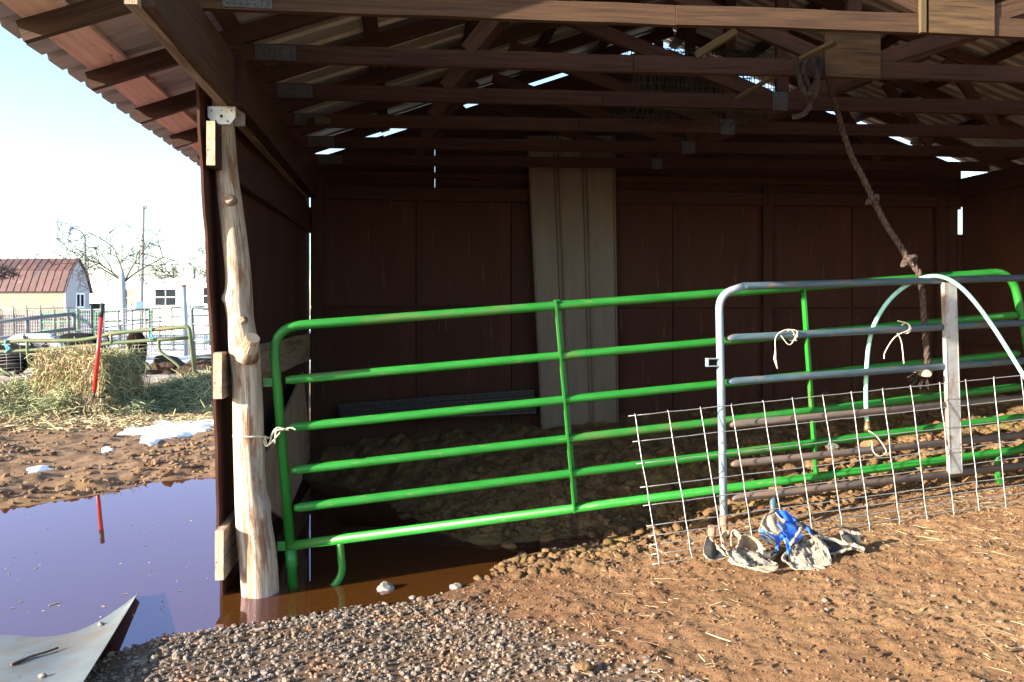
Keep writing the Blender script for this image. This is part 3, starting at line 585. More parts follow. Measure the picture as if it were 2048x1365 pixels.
A, B = Bp(1447, 1030), Bp(1449, 1092); MB().tube([A, B], .0245, 14).build('rusty_foot', M['rust'], bg_)
A = Bp(1424, 1052); MB().tube([A, A - V3((0, 0, .075))], .024, 14).build('hinge_sleeve', M['rust'], bg_)
# hog panel
TLc, TRc, BLc, BRc = PD(1271, 831, 4.58), PD(1987, 757, 5.03), PD(1322, 1143, 4.33), PD(2013, 1039, 4.86)
def HP(s_, t): return (TLc * (1 - s_) + TRc * s_) * (1 - t) + (BLc * (1 - s_) + BRc * s_) * t
wb = thing('stock_fencing', 'grey welded wire stock panel leaning low in front of the gates', 'wire panel', HP(.5, 1))
ts = [0, .173, .318, .471, .588, .716, .778, .835, .892, .951]; wr = .0029
hn = (TRc - TLc).cross(BLc - TLc).normalized(); hn = -hn if hn.y > 0 else hn
for i in range(17):
    s_ = i / 12; jj = random.gauss(0, .0015); P = [HP(s_ + jj + random.gauss(0, .0008), t) + hn * (wr * 1.6 + random.gauss(0, .002)) for t in [-.012] + ts + [1.0]]
    MB().tube(P, wr, 6).build('upright_wire', M['wire'], wb)
for t in ts:
    P = [HP(i / 24, t + random.gauss(0, .0012)) + hn * random.gauss(0, .002) for i in range(33)]; P[0] = HP(-.018, t)
    MB().tube(P, wr, 6).build('cross_wire', M['wire'], wb)

# ================================================================== ROPE, HOSE, TWINE
def dgreen(px): return (G(px, 600) - EYE).dot(V3((SY, CYW, 0)))
def dblue(px): return (Bp(px, 600) - EYE).dot(V3((SY, CYW, 0)))
def braid(path, r, turns, n=3, sides=7, fine=6):
    P = smooth(path, fine); out = []; L = [0]
    for i in range(1, len(P)): L.append(L[-1] + (P[i] - P[i - 1]).length)
    mb = MB()
    for k in range(n):
        pts = []; nv = V3((1, 0, 0))
        for i, p in enumerate(P):
            tg = (P[min(i + 1, len(P) - 1)] - P[max(i - 1, 0)]).normalized(); nv = (nv - tg * nv.dot(tg)).normalized(); bn_ = tg.cross(nv); a = 2 * math.pi * (k / n + L[i] * turns)
            pts.append(p + (nv * math.cos(a) + bn_ * math.sin(a)) * r * .52)
        mb.tube(pts, [r * .6 * (1 + random.gauss(0, .06)) for _ in pts], sides)
    return mb
dm = lambda px: (dgreen(px) * .35 + dblue(px) * .65)
rp = [PD(1655, 150, 5.1), PD(1672, 215, 5.3), PD(1700, 305, 5.34), PD(1723, 350, 5.32), PD(1745, 396, 5.3), PD(1772, 450, 5.27), PD(1800, 492, 5.24), PD(1818, 522, 5.2), PD(1838, 548, 5.14), PD(1845, 590, dm(1845) + .01), PD(1848, 640, dm(1848) + .01), PD(1855, 720, dm(1855) + .01), PD(1861, 752, dm(1861))]
rope = thing('hanging_rope', 'frayed brown knotted rope hanging from the trusses over the gates', 'rope', rp[-1])
braid(rp, .019, 8, fine=22).build('rope_line', M['rope'], rope)
def knot(c, r, seed):
    random.seed(seed); P = []
    for i in range(26): a = i / 26 * 4 * math.pi; P.append(c + V3((math.cos(a) * r * (.8 + .25 * math.sin(a * .5)), math.sin(a) * r * .6, math.sin(a * 1.5) * r * .7)))
    return braid(P, .013, 9, fine=4)
knot(PD(1746, 400, 5.28), .036, 2).build('knot', M['rope'], rope); knot(PD(1819, 523, 5.18), .045, 5).build('knot', M['rope'], rope)
random.seed(11)
c = PD(1852, 752, dm(1852) - .02); mb = MB()
for i in range(46):
    e = c + V3((random.uniform(-.12, .02), random.uniform(-.03, .03), random.uniform(-.09, .02))); mb.tube(smooth([c + V3((random.gauss(0, .012), random.gauss(0, .012), 0)), (c + e) / 2 + V3((0, 0, .02)), e], 3), .004, 4)
mb.build('frayed_end', M['darkrope'], rope)
a = PD(1858, 748, dblue(1858) - .05); MB().tube([a + V3((.0, .12, .0)), a + V3((0, .02, 0)), a], [.024, .024, .02], 12).build('wood_toggle', M['endgrain'], rope)
# rope coil over the chord
def loopy(pts, d): return [PD(x, y, d + dd) for x, y, dd in pts]
coil = thing('rope_coil', 'dark rope looped over a truss chord beside the plywood gusset', 'rope', PD(1610, 225, 4.75))
mb = braid(loopy([(1605, 112, .05), (1598, 150, -.12), (1612, 190, -.12), (1630, 170, -.1), (1640, 130, -.08), (1628, 108, .05), (1612, 100, .1), (1600, 120, .12), (1604, 165, .05), (1620, 205, -.05), (1608, 228, -.05), (1585, 236, -.03)], 4.75), .016, 8, fine=8)
mb.build('rope_loop', M['darkrope'], coil)
mb = braid(loopy([(1622, 104, -.1), (1634, 150, -.14), (1630, 190, -.1), (1618, 176, -.1), (1608, 140, -.12), (1616, 106, -.1)], 4.75), .016, 8, fine=8); mb.build('rope_loop', M['darkrope'], coil)
m_ = MB(); m_.box(PD(1603, 118, 4.55), PD(1672, 84, 4.35), .045, .02, seg=4, wob=.001); tag(m_.build('wood_lath', M['lath']), 'pale splintered lath stuck through the rope coil under the gusset', 'wood stick')
m_ = MB(); m_.box(PD(1470, 200, 5.5), PD(1556, 148, 5.25), .04, .02, seg=4, wob=.001); tag(m_.build('wood_lath', M['lath']), 'thin pale lath lying below the wire roll on the chords', 'wood stick')
m_ = MB(); m_.box(PD(1392, 112, 4.66), PD(1474, 62, 4.55), .03, .04, seg=4, wob=.001); tag(m_.build('wood_lath', M['lath']), 'short slanting stick between the two nearest truss chords', 'wood stick')
m_ = MB(); m_.box(PY(622, 243, 5.93), PY(682, 245, 6.1), .10, .045, seg=2); tag(m_.build('wood_block', M['lath']), 'short pale wood block lying on a chord near left beam', 'wood block')
# hose
hp = [PD(1734, 850, dblue(1734) + .02), PD(1732, 800, dblue(1734) + .04), PD(1733, 740, dblue(1734) + .05), PD(1743, 665, dblue(1743) + .05), PD(1775, 605, dblue(1775) + .05), PD(1822, 566, dblue(1822) + .03), PD(1875, 553, dblue(1875) - .03), PD(1925, 578, dblue(1925) - .07), PD(1982, 648, dblue(1982) - .1), PD(2048, 752, dblue(2048) - .15), PD(2110, 850, dblue(2110) - .2), PD(2190, 930, dblue(2190) - .25)]
hose = thing('garden_hose', 'mint green hose arched over the top rail of the gates', 'hose', hp[0])
MB().tube(smooth(hp, 8), .0135, 12).build('hose_tube', M['hose'], hose)
A, B = PD(1734, 842, dblue(1734) + .02), PD(1734.5, 863, dblue(1734) + .02); MB().tube([A, A + (B - A) * .5, A + (B - A) * .55, B], [.016, .016, .019, .019], 12).build('fitting', M['brass'], hose)
def twine(paths, label, r=.0035, name='twine'):
    mb = MB()
    for P in paths: mb.tube(smooth(P, 6), r, 5)
    return tag(mb.build(name, M['twine']), label, 'twine')
db = lambda x, o=0.0: dblue(x) + o
c = Bp(1585, 671); loop = [c + V3((math.cos(a) * .012 - .02 + .03 * a / 9, -math.cos(a) * .034, math.sin(a) * .034)) for a in [i * .6 for i in range(20)]]
twine([loop, [PD(1597, 662, db(1597, -.04)), PD(1572, 660, db(1572, -.04)), PD(1552, 674, db(1552, -.03)), PD(1551, 705, db(1551, -.03))], [PD(1597, 662, db(1597, -.04)), PD(1580, 690, db(1580, -.035)), PD(1562, 672, db(1562, -.035))]], 'white twine knotted on second blue rail with one short frayed tail', .0032)
mb = MB(); mb.tube([PD(1551, 700, db(1551, -.03)), PD(1550, 718, db(1550, -.03)), PD(1555, 738, db(1555, -.03))], [.004, .009, .004], 6); tag(mb.build('twine_tail', M['twine'], bpy.data.objects['twine']), None)
c = Bp(1812, 657)
twine([[c + V3((math.cos(a) * .01, -math.cos(a) * .033, math.sin(a) * .033)) for a in [i * .6 for i in range(16)]], [PD(1795, 642, db(1795, -.03)), PD(1815, 648, db(1815, -.04)), PD(1818, 660, db(1818, -.04)), PD(1800, 668, db(1800, -.03)), PD(1785, 680, db(1785, -.03)), PD(1770, 705, db(1770, -.03)), PD(1768, 718, db(1768, -.03))], [PD(1795, 667, db(1795, -.03)), PD(1803, 685, db(1803, -.03)), PD(1808, 728, db(1808, -.03))]], 'white twine with two dangling ends on second blue rail near the rope', .0038)
twine([[PD(1737, 862, db(1737)), PD(1752, 872, db(1752, -.03)), PD(1768, 893, db(1768, -.05)), PD(1772, 905, db(1772, -.05)), PD(1760, 913, db(1760, -.04)), PD(1747, 904, db(1747, -.03)), PD(1743, 882, db(1743, -.02))]], 'loop of twine hanging under the brass end of hose', .0038)
pp = lambda x, y, d: PD(x, y, d)
twine([[pp(466, 872, 4.32), pp(480, 873, 4.25), pp(500, 874, 4.23), pp(522, 874, 4.27), pp(540, 876, 4.37)], [pp(540, 876, 4.37), pp(552, 862, 4.34), pp(570, 858, 4.34)], [pp(530, 872, 4.35), pp(534, 890, 4.34), pp(540, 884, 4.34), pp(545, 866, 4.34), pp(556, 856, 4.35), pp(578, 861, 4.37)], [pp(552, 862, 4.34), pp(549, 888, 4.34)], [pp(540, 876, 4.36), pp(528, 880, 4.35), pp(533, 893, 4.33), pp(548, 880, 4.34), pp(560, 866, 4.34)], [pp(556, 864, 4.36), pp(580, 856, 4.37), pp(592, 860, 4.37)]], 'frayed white twine tying the green gate to the log post', .0045)
c = G(1655, 893) + gn * .0; mb = MB()
for i in range(30): mb.tube(smooth([c + V3((random.gauss(0, .016), random.gauss(-.05, .008), random.gauss(0, .012))) for _ in range(3)], 3), .006, 5)
tag(mb.build('twine_knot', M['twine']), 'small pale wad of twine on the fifth green rail', 'twine')

# roll of wire fencing up on the chords
cY, cZ = 6.0, 3.34; x0, x1 = PY(1245, 110, cY).x, PY(1520, 110, cY).x; mb = MB()
for i in range(34):
    x = x0 + (x1 - x0) * i / 33
    for rr_ in ((.30, .23) if i % 2 else (.29,)): mb.tube([V3((x + random.gauss(0, .01), cY + math.cos(a) * rr_ * (1 + random.gauss(0, .02)), cZ + math.sin(a) * rr_ * (1 + random.gauss(0, .02)))) for a in np.linspace(0, 2 * math.pi, 18, endpoint=False)], .0028, 4, closed=True)
for k in range(30):
    a = 2 * math.pi * k / 30; rr_ = .295 if k % 2 else .235; mb.tube([V3((x, cY + math.cos(a) * rr_ + random.gauss(0, .006), cZ + math.sin(a) * rr_ + random.gauss(0, .006))) for x in np.linspace(x0 - .03, x1 + .03, 10)], .0028, 4)
tag(mb.build('wire_roll', M['darkwire']), 'roll of wire fencing stored up on the truss chords', 'wire roll')

# ================================================================== GEAR HEAP
go = PZ(1560, 1150, .145); gz = h1(go.x, go.y) + .005
LX, LY = V3((CYW, -SY, 0)), V3((SY, CYW, 0))
def LG(px, y, z):       # px along the heap, y metres further away, z metres up
    return V3((go.x, go.y, gz)) + LX * ((px - 1560) * .00262) + LY * y + V3((0, 0, z))
UPV = (0, 0, 1)
def HG(cx_, cy_, y):
    px = 1370 + cx_ / 5.12; py = 1020 + cy_ / 5.12; return LG(px, y, max(1.395 - (py - 630) * (4.21 + y) / F, .006 + .012 * max(0, y)))
def loft(name, A, B, mat, lin, parent, th=.006, fuzz=0, nc=5):
    """soft strip between two edge curves, lined on its far side"""
    a = smooth([HG(*p) for p in A], 8); b = smooth([HG(*p) for p in B], 8); n = max(len(a), len(b))
    def rs(P): return [P[min(int(i * (len(P) - 1) / (n - 1)), len(P) - 2)].lerp(P[min(int(i * (len(P) - 1) / (n - 1)), len(P) - 2) + 1], i * (len(P) - 1) / (n - 1) - min(int(i * (len(P) - 1) / (n - 1)), len(P) - 2)) for i in range(n)]
    a, b = rs(a), rs(b); rows = []; ph = random.random() * 9
    for i in range(n):
        row = []
        for j in range(nc + 1):
            t = j / nc; p = a[i].lerp(b[i], t); nr = (a[min(i + 1, n - 1)] - a[max(i - 1, 0)]).cross(b[i] - a[i]); nr = nr.normalized() if nr.length > 1e-8 else V3((0, -1, 0))
            p = p + nr * (.010 * math.sin(math.pi * t) * math.sin(i * .45 + ph) + random.gauss(0, fuzz))
            row.append(p)
        rows.append(row)
    mb = MB(); mb.grid(rows, True, .02); ob = mb.build(name, mat, parent)
    off = []
    for i in range(n):
        nr = (rows[min(i + 1, n - 1)][2] - rows[max(i - 1, 0)][2]).cross(rows[i][nc] - rows[i][0]); nr = nr.normalized() if nr.length > 1e-8 else V3((0, -1, 0))
        nr = nr if nr.dot(LY) > 0 else -nr; off.append([p + nr * th for p in rows[i]])
    lb = MB(); lb.grid(off, True, .02)
    for e in ([r_[0] for r_ in rows], [r_[-1] for r_ in rows], rows[0], rows[-1]):
        q = off[0] if e is rows[0] else off[-1] if e is rows[-1] else [r_[0] for r_ in off] if e[0] is rows[0][0] else [r_[-1] for r_ in off]
        lb.grid([e, q], False, .02)
    lb.build('lining', lin or mat, ob); return ob
def piping(name, P, r_, mat, parent):
    P = smooth([HG(*p) for p in P], 7); mb = MB(); mb.tube([p + V3((random.gauss(0, r_ * .2), random.gauss(0, r_ * .2), random.gauss(0, r_ * .2))) for p in P], [r_ * random.uniform(.7, 1.25) for _ in P], 7); return mb.build(name, mat, parent)
fel, fle, blu, blk = M['felt'], M['fleece'], M['blue_web'], M['black_web']
hA = thing('padded_strap', 'tan felt lined strap curled in loops at left of the heap', 'strap', LG(1470, 0, 0))
loft('strap_band', [(380, 500, .02), (410, 600, -.04), (460, 700, -.10), (540, 740, -.15), (680, 728, -.17), (850, 725, -.14)], [(385, 560, .03), (430, 690, -.06), (520, 760, -.13), (640, 832, -.19), (750, 838, -.2), (838, 825, -.17)], fel, fle, hA)
loft('strap_band', [(228, 415, .04), (300, 455, .05), (360, 540, .02), (395, 600, 0)], [(165, 605, -.02), (200, 660, -.06), (300, 650, -.05), (400, 632, -.05)], blk, fle, hA)
loft('strap_band', [(235, 415, .045), (290, 450, .045), (330, 520, .01), (390, 600, -.03)], [(250, 450, .045), (300, 500, .03), (335, 570, -.01), (400, 632, -.055)], fel, fel, hA)
loft('strap_band', [(375, 500, .02), (385, 420, .06), (440, 365, .08), (510, 362, .09), (550, 400, .09)], [(400, 560, 0), (420, 490, .05), (450, 430, .09), (500, 410, .12), (530, 440, .12)], fel, fle, hA)
loft('strap_band', [(490, 520, .04), (505, 410, .08), (540, 350, .09), (590, 400, .07), (600, 440, .05)], [(500, 530, .06), (530, 470, .1), (560, 430, .12), (585, 440, .1), (590, 470, .08)], fel, fel, hA)
loft('strap_band', [(530, 520, 0), (590, 440, .05), (680, 405, .09), (770, 440, .08), (825, 540, .02), (820, 620, -.04)], [(540, 560, .03), (610, 540, .1), (690, 530, .14), (740, 560, .12), (790, 600, .06), (800, 640, 0)], fel, fle, hA)
loft('fleece_pad', [(410, 580, 0), (520, 530, .06), (650, 540, .09), (800, 590, .05)], [(520, 735, -.13), (640, 730, -.12), (760, 740, -.12), (880, 710, -.1)], fle, fle, hA, .012, .004, 12)
piping('edge_trim', [(165, 600, -.025), (195, 655, -.065), (240, 668, -.065)], .006, fle, hA)
piping('strap_end', [(800, 610, -.05), (840, 612, -.06), (885, 605, -.07)], .02, M['black_web'], hA)
hB = thing('padded_strap', 'bright blue padded collar with white lining on top of heap', 'strap', LG(1580, .1, 0))
loft('collar_lining', [(785, 365, .05), (860, 270, .12), (940, 195, .18), (1055, 150, .22)], [(840, 350, .05), (880, 380, .03), (930, 395, .02), (1000, 365, .04)], fel, blu, hB, .008)
loft('strap_band', [(785, 335, .045), (840, 370, .015), (930, 410, -.005), (1000, 390, .015)], [(790, 420, .03), (850, 470, -.02), (930, 480, -.03), (1010, 450, 0)], blu, fle, hB)
loft('strap_band', [(900, 470, -.03), (890, 520, -.05), (880, 565, -.07)], [(950, 475, -.03), (930, 520, -.05), (905, 570, -.07)], blu, blu, hB)
loft('strap_band', [(1000, 430, -.02), (1010, 520, -.05), (990, 605, -.08)], [(1070, 470, -.02), (1050, 530, -.05), (1010, 610, -.08)], blu, blu, hB)
loft('strap_band', [(1080, 235, .12), (1070, 330, .06), (1030, 440, 0), (1045, 505, -.03)], [(1250, 290, .12), (1260, 370, .08), (1230, 430, .05), (1150, 480, 0)], blu, fle, hB, .008)
loft('strap_band', [(1060, 152, .22), (1120, 145, .24), (1200, 150, .23), (1245, 215, .2)], [(1070, 215, .15), (1130, 260, .13), (1190, 285, .12), (1240, 285, .13)], blu, fle, hB, .008)
loft('collar_lining', [(975, 300, .05), (1010, 260, .08), (1085, 230, .11)], [(1040, 410, .03), (1040, 340, .05), (1080, 290, .09)], fle, blu, hB)
loft('strap_band', [(1000, 380, .03), (1010, 330, .05), (975, 300, .05)], [(1050, 440, 0), (1045, 400, .02), (1040, 360, .04)], blu, blu, hB)
loft('strap_band', [(1290, 260, .14), (1340, 310, .12), (1400, 395, .1)], [(1300, 330, .1), (1340, 380, .08), (1380, 415, .07)], blu, fle, hB)
piping('edge_trim', [(785, 365, .045), (860, 270, .115), (940, 195, .175), (1055, 150, .215)], .006, fle, hB); piping('edge_trim', [(835, 352, .04), (880, 384, .02), (930, 400, .01), (1000, 370, .03)], .007, fle, hB)
piping('edge_trim', [(1050, 505, -.04), (1140, 420, -.01), (1235, 325, .05)], .009, fle, hB)
loft('strap_band', [(1170, 300, .1), (1220, 270, .12), (1300, 265, .13)], [(1190, 340, .07), (1250, 350, .08), (1310, 345, .1)], blk, blk, hB)
for P in ([(780, 385, .02), (850, 440, -.03), (890, 462, -.04), (885, 430, -.03), (800, 375, .02)], [(1125, 495, -.05), (1130, 525, -.06), (1240, 492, -.04), (1235, 462, -.03)]): piping('buckle', P, .005, M['black_grip'], hB)
loft('strap_band', [(770, 400, .02), (830, 450, -.03), (900, 470, -.04)], [(775, 450, 0), (830, 500, -.05), (890, 520, -.06)], blk, blk, hB)
hC = thing('padded_strap', 'grey white fleece strap folded at the front of heap', 'strap', LG(1600, -.08, 0))
loft('strap_band', [(1040, 560, -.04), (940, 640, -.09), (985, 730, -.14), (1060, 790, -.17), (1250, 840, -.18)], [(1000, 600, -.03), (990, 660, -.07), (1030, 730, -.11), (1120, 770, -.13), (1260, 800, -.15)], fel, fle, hC)
loft('fleece_pad', [(1050, 560, -.02), (1180, 480, .05), (1300, 440, .08), (1450, 440, .08)], [(1060, 745, -.13), (1180, 760, -.14), (1300, 765, -.13), (1440, 690, -.1)], fle, fle, hC, .014, .004, 12)
loft('strap_band', [(1340, 420, .03), (1380, 560, -.04), (1375, 680, -.1), (1290, 770, -.15), (1180, 775, -.15)], [(1405, 420, .04), (1445, 560, -.04), (1440, 690, -.1), (1400, 770, -.15), (1300, 800, -.17)], fle, fel, hC, .01, .0015)
loft('strap_band', [(1350, 415, .04), (1400, 405, .06), (1460, 460, .05), (1495, 540, 0)], [(1390, 440, .04), (1420, 450, .05), (1450, 500, .03), (1470, 560, 0)], fel, fle, hC)
loft('strap_band', [(1200, 560, .0), (1260, 520, .03), (1340, 540, .02)], [(1220, 610, -.03), (1280, 590, -.02), (1350, 600, -.02)], fel, fle, hC)
hD = thing('padded_strap', 'black strap with fluffy white edges reaching right of heap', 'strap', LG(1690, .02, 0))
loft('strap_band', [(1240, 450, .1), (1420, 410, .12), (1600, 450, .1), (1750, 500, .06), (1880, 540, .04)], [(1450, 600, 0), (1560, 590, .02), (1650, 560, .02), (1760, 540, .03), (1870, 575, .02)], blk, fle, hD)
piping('fleece_edge', [(1250, 448, .09), (1420, 412, .11), (1600, 450, .09), (1750, 500, .05), (1880, 548, .03)], .013, fle, hD); piping('fleece_edge', [(1440, 600, -.01), (1560, 592, .01), (1660, 562, .01), (1740, 540, .02)], .008, fle, hD)
loft('strap_band', [(1690, 380, .1), (1760, 360, .12), (1900, 385, .1)], [(1710, 470, .06), (1800, 530, .04), (1870, 520, .05)], blk, fle, hD, .008); piping('fleece_edge', [(1690, 384, .095), (1760, 364, .115), (1830, 378, .11), (1905, 388, .095)], .011, fle, hD)
loft('strap_band', [(1250, 205, .2), (1400, 290, .22), (1550, 380, .22)], [(1290, 300, .15), (1390, 370, .16), (1500, 400, .18)], blk, blk, hD)
c = PZ(1383, 1132, .11); m_ = MB(); m_.box(c + V3((-.05, 0, .02)), c + V3((.045, -.01, .024)), .06, .06, seg=3, wob=.002); tag(m_.build('brick_piece', M['stone']), 'small pinkish block on the mud at foot of the wire panel', 'brick')

# ================================================================== SHEET METAL AT THE WATER'S EDGE
ctl = [[PZ(279, 1181, .035), PZ(248, 1232, .06), PZ(208, 1298, .085), PZ(165, 1366, .10), PZ(105, 1460, .11)],
       [PZ(268, 1192, -.004), PZ(214, 1243, .018), PZ(160, 1285, .03), PZ(100, 1345, .055), PZ(40, 1450, .07)],
       [PZ(245, 1170, -.09), PZ(165, 1215, -.07), PZ(90, 1274, 0.0), PZ(0, 1330, .045), PZ(-60, 1440, .06)],
       [PZ(200, 1150, -.12), PZ(90, 1195, -.1), PZ(-20, 1260, -.01), PZ(-110, 1325, .03), PZ(-200, 1440, .05)],
       [PZ(120, 1140, -.14), PZ(-20, 1180, -.12), PZ(-180, 1250, -.05), PZ(-300, 1320, .02), PZ(-400, 1440, .04)]]
rows = [smooth(r, 8) for r in ctl]; cols = [smooth([r[i] for r in rows], 8) for i in range(len(rows[0]))]
mb = MB(); mb.grid(cols, True, .05); mb.grid([[p - V3((0, 0, .006)) for p in r] for r in cols], True, .05); e = [r[0] for r in cols]; mb.grid([e, [p - V3((0, 0, .006)) for p in e]], False, .05)
tag(mb.build('steel_sheet', M['sheet']), 'curled grey steel sheet lying half sunk in the puddle', 'metal sheet')
SHP = np.array([tuple(p) for r_ in cols for p in r_])
def sheet_z(p): return float(SHP[np.argmin((SHP[:, 0] - p.x) ** 2 + (SHP[:, 1] - p.y) ** 2), 2])
def on_sheet(px, py, up):
    z = .05
    for _ in range(8): p = PZ(px, py, z); z = sheet_z(p) + up
    return p
P = smooth([on_sheet(22, 1330, .006), on_sheet(60, 1314, .006), on_sheet(90, 1305, .007), on_sheet(116, 1296, .009)], 5); MB_ = MB().tube(P, [.005 + .001 * random.random() for _ in P], 7); tag(MB_.build('dead_stick', M['dirtwood']), 'thin dark stick lying on the grey steel sheet', 'stick')
def rock(name, c, r, label, mat, seed, cat='stone'):
    random.seed(seed); bm = bmesh.new(); bmesh.ops.create_icosphere(bm, subdivisions=4 if cat == 'clod' else 3, radius=1)
    s_ = (random.uniform(.9, 1.3), random.uniform(.8, 1.1), random.uniform(.6, .85))
    o_ = [random.random() * 50 for _ in range(3)]
    co = np.array([v.co for v in bm.verts]); d = fbm(co[:, 0] * (2.6 if cat == 'clod' else 1.6) + o_[0] + co[:, 2] * 1.7, co[:, 1] * (2.6 if cat == 'clod' else 1.6) + o_[1] - co[:, 2] * 1.6, seed, 5)
    for v, k in zip(bm.verts, d): v.co = V3((v.co.x * s_[0], v.co.y * s_[1], v.co.z * s_[2])) * (r * (1 + (.8 if cat == 'clod' else .55) * k))
    me = bpy.data.meshes.new(name); bm.to_mesh(me); bm.free()
    for p in me.polygons: p.use_smooth = True
    return tag(link(me, name, None, mat, c), label, cat)
rock('stone', PZ(770, 1178, .0), .045, 'pale lumpy stone standing in brown puddle water by the gate leg', M['stone'], 3)
rock('stone', PZ(912, 1176, .0), .035, 'pale stone in the shallow brown water, larger of two', M['stone'], 4)
rock('stone', PZ(826, 1196, .0), .018, 'small stone at the puddle edge below the gate', M['stone'], 5)
rock('stone', PZ(1170, 1332, .13), .028, 'tan stone lying on dirt near bottom of photo', M['clod'], 6)
rock('stone', on_sheet(203, 1248, .006), .014, 'tan pebble on the rim of the grey steel sheet', M['stone'], 8)
rock('stone', on_sheet(85, 1352, .007), .014, 'grey pebble lying on the grey steel sheet', M['stone'], 9)
for i, (x_, y_, r_, z_, lb) in enumerate(((1228, 1120, .06, .1, 'large tan clod at the back of the mud heap left of wire panel'), (1215, 1145, .075, .09, 'wide ribbed clod of dung in the mud heap left of wire panel'), (1130, 1135, .055, .07, 'greenish round clod in middle of the mud heap'), (1175, 1136, .06, .08, 'dark brown clod between the greenish and ribbed clods'), (1095, 1128, .05, .05, 'brown clod at the left end of the mud heap'), (1120, 1152, .045, .06, 'round olive clod at the front of mud heap'))):
    rock('mud_clod', PZ(x_, y_, z_), r_, lb, M['clod'], 20 + i, 'clod')

# ================================================================== SCATTER (things nobody could count)
def ico(sub):
    bm = bmesh.new(); bmesh.ops.create_icosphere(bm, subdivisions=sub, radius=1); v = np.array([x.co[:] for x in bm.verts]); f = np.array([[q.index for q in x.verts] for x in bm.faces]); bm.free(); return v, f
def rots(n):
    q = rng.normal(size=(n, 4)); q /= np.linalg.norm(q, axis=1)[:, None]; a, b, c, d = q.T
    return np.stack([np.stack([a*a+b*b-c*c-d*d, 2*(b*c-a*d), 2*(b*d+a*c)], -1), np.stack([2*(b*c+a*d), a*a-b*b+c*c-d*d, 2*(c*d-a*b)], -1), np.stack([2*(b*d-a*c), 2*(c*d+a*b), a*a-b*b-c*c+d*d], -1)], 1)
def blobs(name, pos, size, mat, sub=1, flat=(1.2, 1, .65), jit=.12, rough=0):
    v, f = ico(sub); n = len(pos); sc = np.array(flat) * rng.uniform(.75, 1.3, (n, 3)); o = rng.uniform(0, 90, (n, 2))
    k = 1 + rng.normal(0, jit, (n, len(v), 1))
    if rough: k = k + rough * fbm(v[None, :, 0] * 2.9 + v[None, :, 2] * 2.3 + o[:, :1], v[None, :, 1] * 2.9 - v[None, :, 2] * 2.1 + o[:, 1:], 3, 4)[..., None]
    vv = v[None] * sc[:, None] * k
    Rm = np.stack([np.array([[math.cos(a), -math.sin(a), 0], [math.sin(a), math.cos(a), 0], [0, 0, 1]]) for a in rng.uniform(0, 6.28, n)]) @ np.stack([np.array([[1, 0, 0], [0, math.cos(a), -math.sin(a)], [0, math.sin(a), math.cos(a)]]) for a in rng.normal(0, .5, n)])
    vv = np.einsum('nij,nkj->nki', Rm, vv) * size[:, None, None] + pos[:, None]
    ff = f[None] + (np.arange(n) * len(v))[:, None, None]
    return npmesh(name, vv.reshape(-1, 3), ff.reshape(-1, 3), mat, smooth=bool(rough))
def cand(n, x0, x1, y0, y1): return rng.uniform(x0, x1, n), rng.uniform(y0, y1, n)
x, y = cand(60000, -2.4, 4.2, 2.55, 5.2); i_, o_, g_ = masks(x, y); sd = poly_sd(x, y, PUD)
pr = (.9 * g_ + .018) * (sd > -.55) * (1 - i_); pr[sd < 0] *= .75; k = rng.random(len(x)) < pr * .62
x, y = x[k], y[k]; s = rng.lognormal(math.log(.0072), .38, len(x)).clip(.003, .02)
tag(blobs('gravel', np.stack([x, y, H(x, y) + s * .3], 1), s, M['pebble']), 'grey and tan gravel at the near edge of puddle', 'gravel', kind='stuff')
x, y = cand(16000, -.9, 5.6, 4.2, 6.9); i_, o_, g_ = masks(x, y); sd = poly_sd(x, y, PUD); band = sstep(4.35, 4.8, y - .13 * x) * (1 - sstep(6.2, 7.2, y))
pile = np.exp(-((x - .75) / .65) ** 2 - ((y - 4.72) / .22) ** 2); band = np.maximum(band, pile); k = (rng.random(len(x)) < (.16 + .38 * sstep(.5, 2, x) + .8 * pile) * band) & (sd > -.05); x, y = x[k], y[k]; s = rng.lognormal(math.log(.0155), .55, len(x)).clip(.005, .06)
tag(blobs('mud_lumps', np.stack([x, y, H(x, y) + s * .12], 1), s, M['clod'], 2, (1.2, 1, .62), .03, .95), 'brown crumbly mud and dung lumps under the gates', 'mud', kind='stuff')
x, y = cand(70000, -.4, 5.2, 2.5, 5.6); i_, o_, g_ = masks(x, y); sd = poly_sd(x, y, PUD); k = (rng.random(len(x)) < (1 - i_) * (1 - .8 * g_) * .33) & (sd > .03); x, y = x[k], y[k]; s = rng.lognormal(math.log(.0034), .5, len(x)).clip(.0015, .013)
tag(blobs('dirt_crumbs', np.stack([x, y, H(x, y) + s * .3], 1), s, M['crumb'], 0, (1.1, 1, .8), .25), 'small dirt crumbs over the bare ground', 'dirt', kind='stuff')
x, y = cand(9000, -8.5, -1.15, 5.6, 10.8); sd = poly_sd(x, y, PUD); k = (sd > .02) & (rng.random(len(x)) < .25 + .6 * (vnoise(x * .9, y * .9, 61) > .5)); x, y = x[k], y[k]; s = rng.lognormal(math.log(.016), .5, len(x)).clip(.006, .045)
tag(blobs('yard_mud', np.stack([x, y, H(x, y) + s * .15], 1), s, M['yardclod'], 1, (1.2, 1, .6), .2), 'broken lumpy mud on the bank past the puddle', 'mud', kind='stuff')
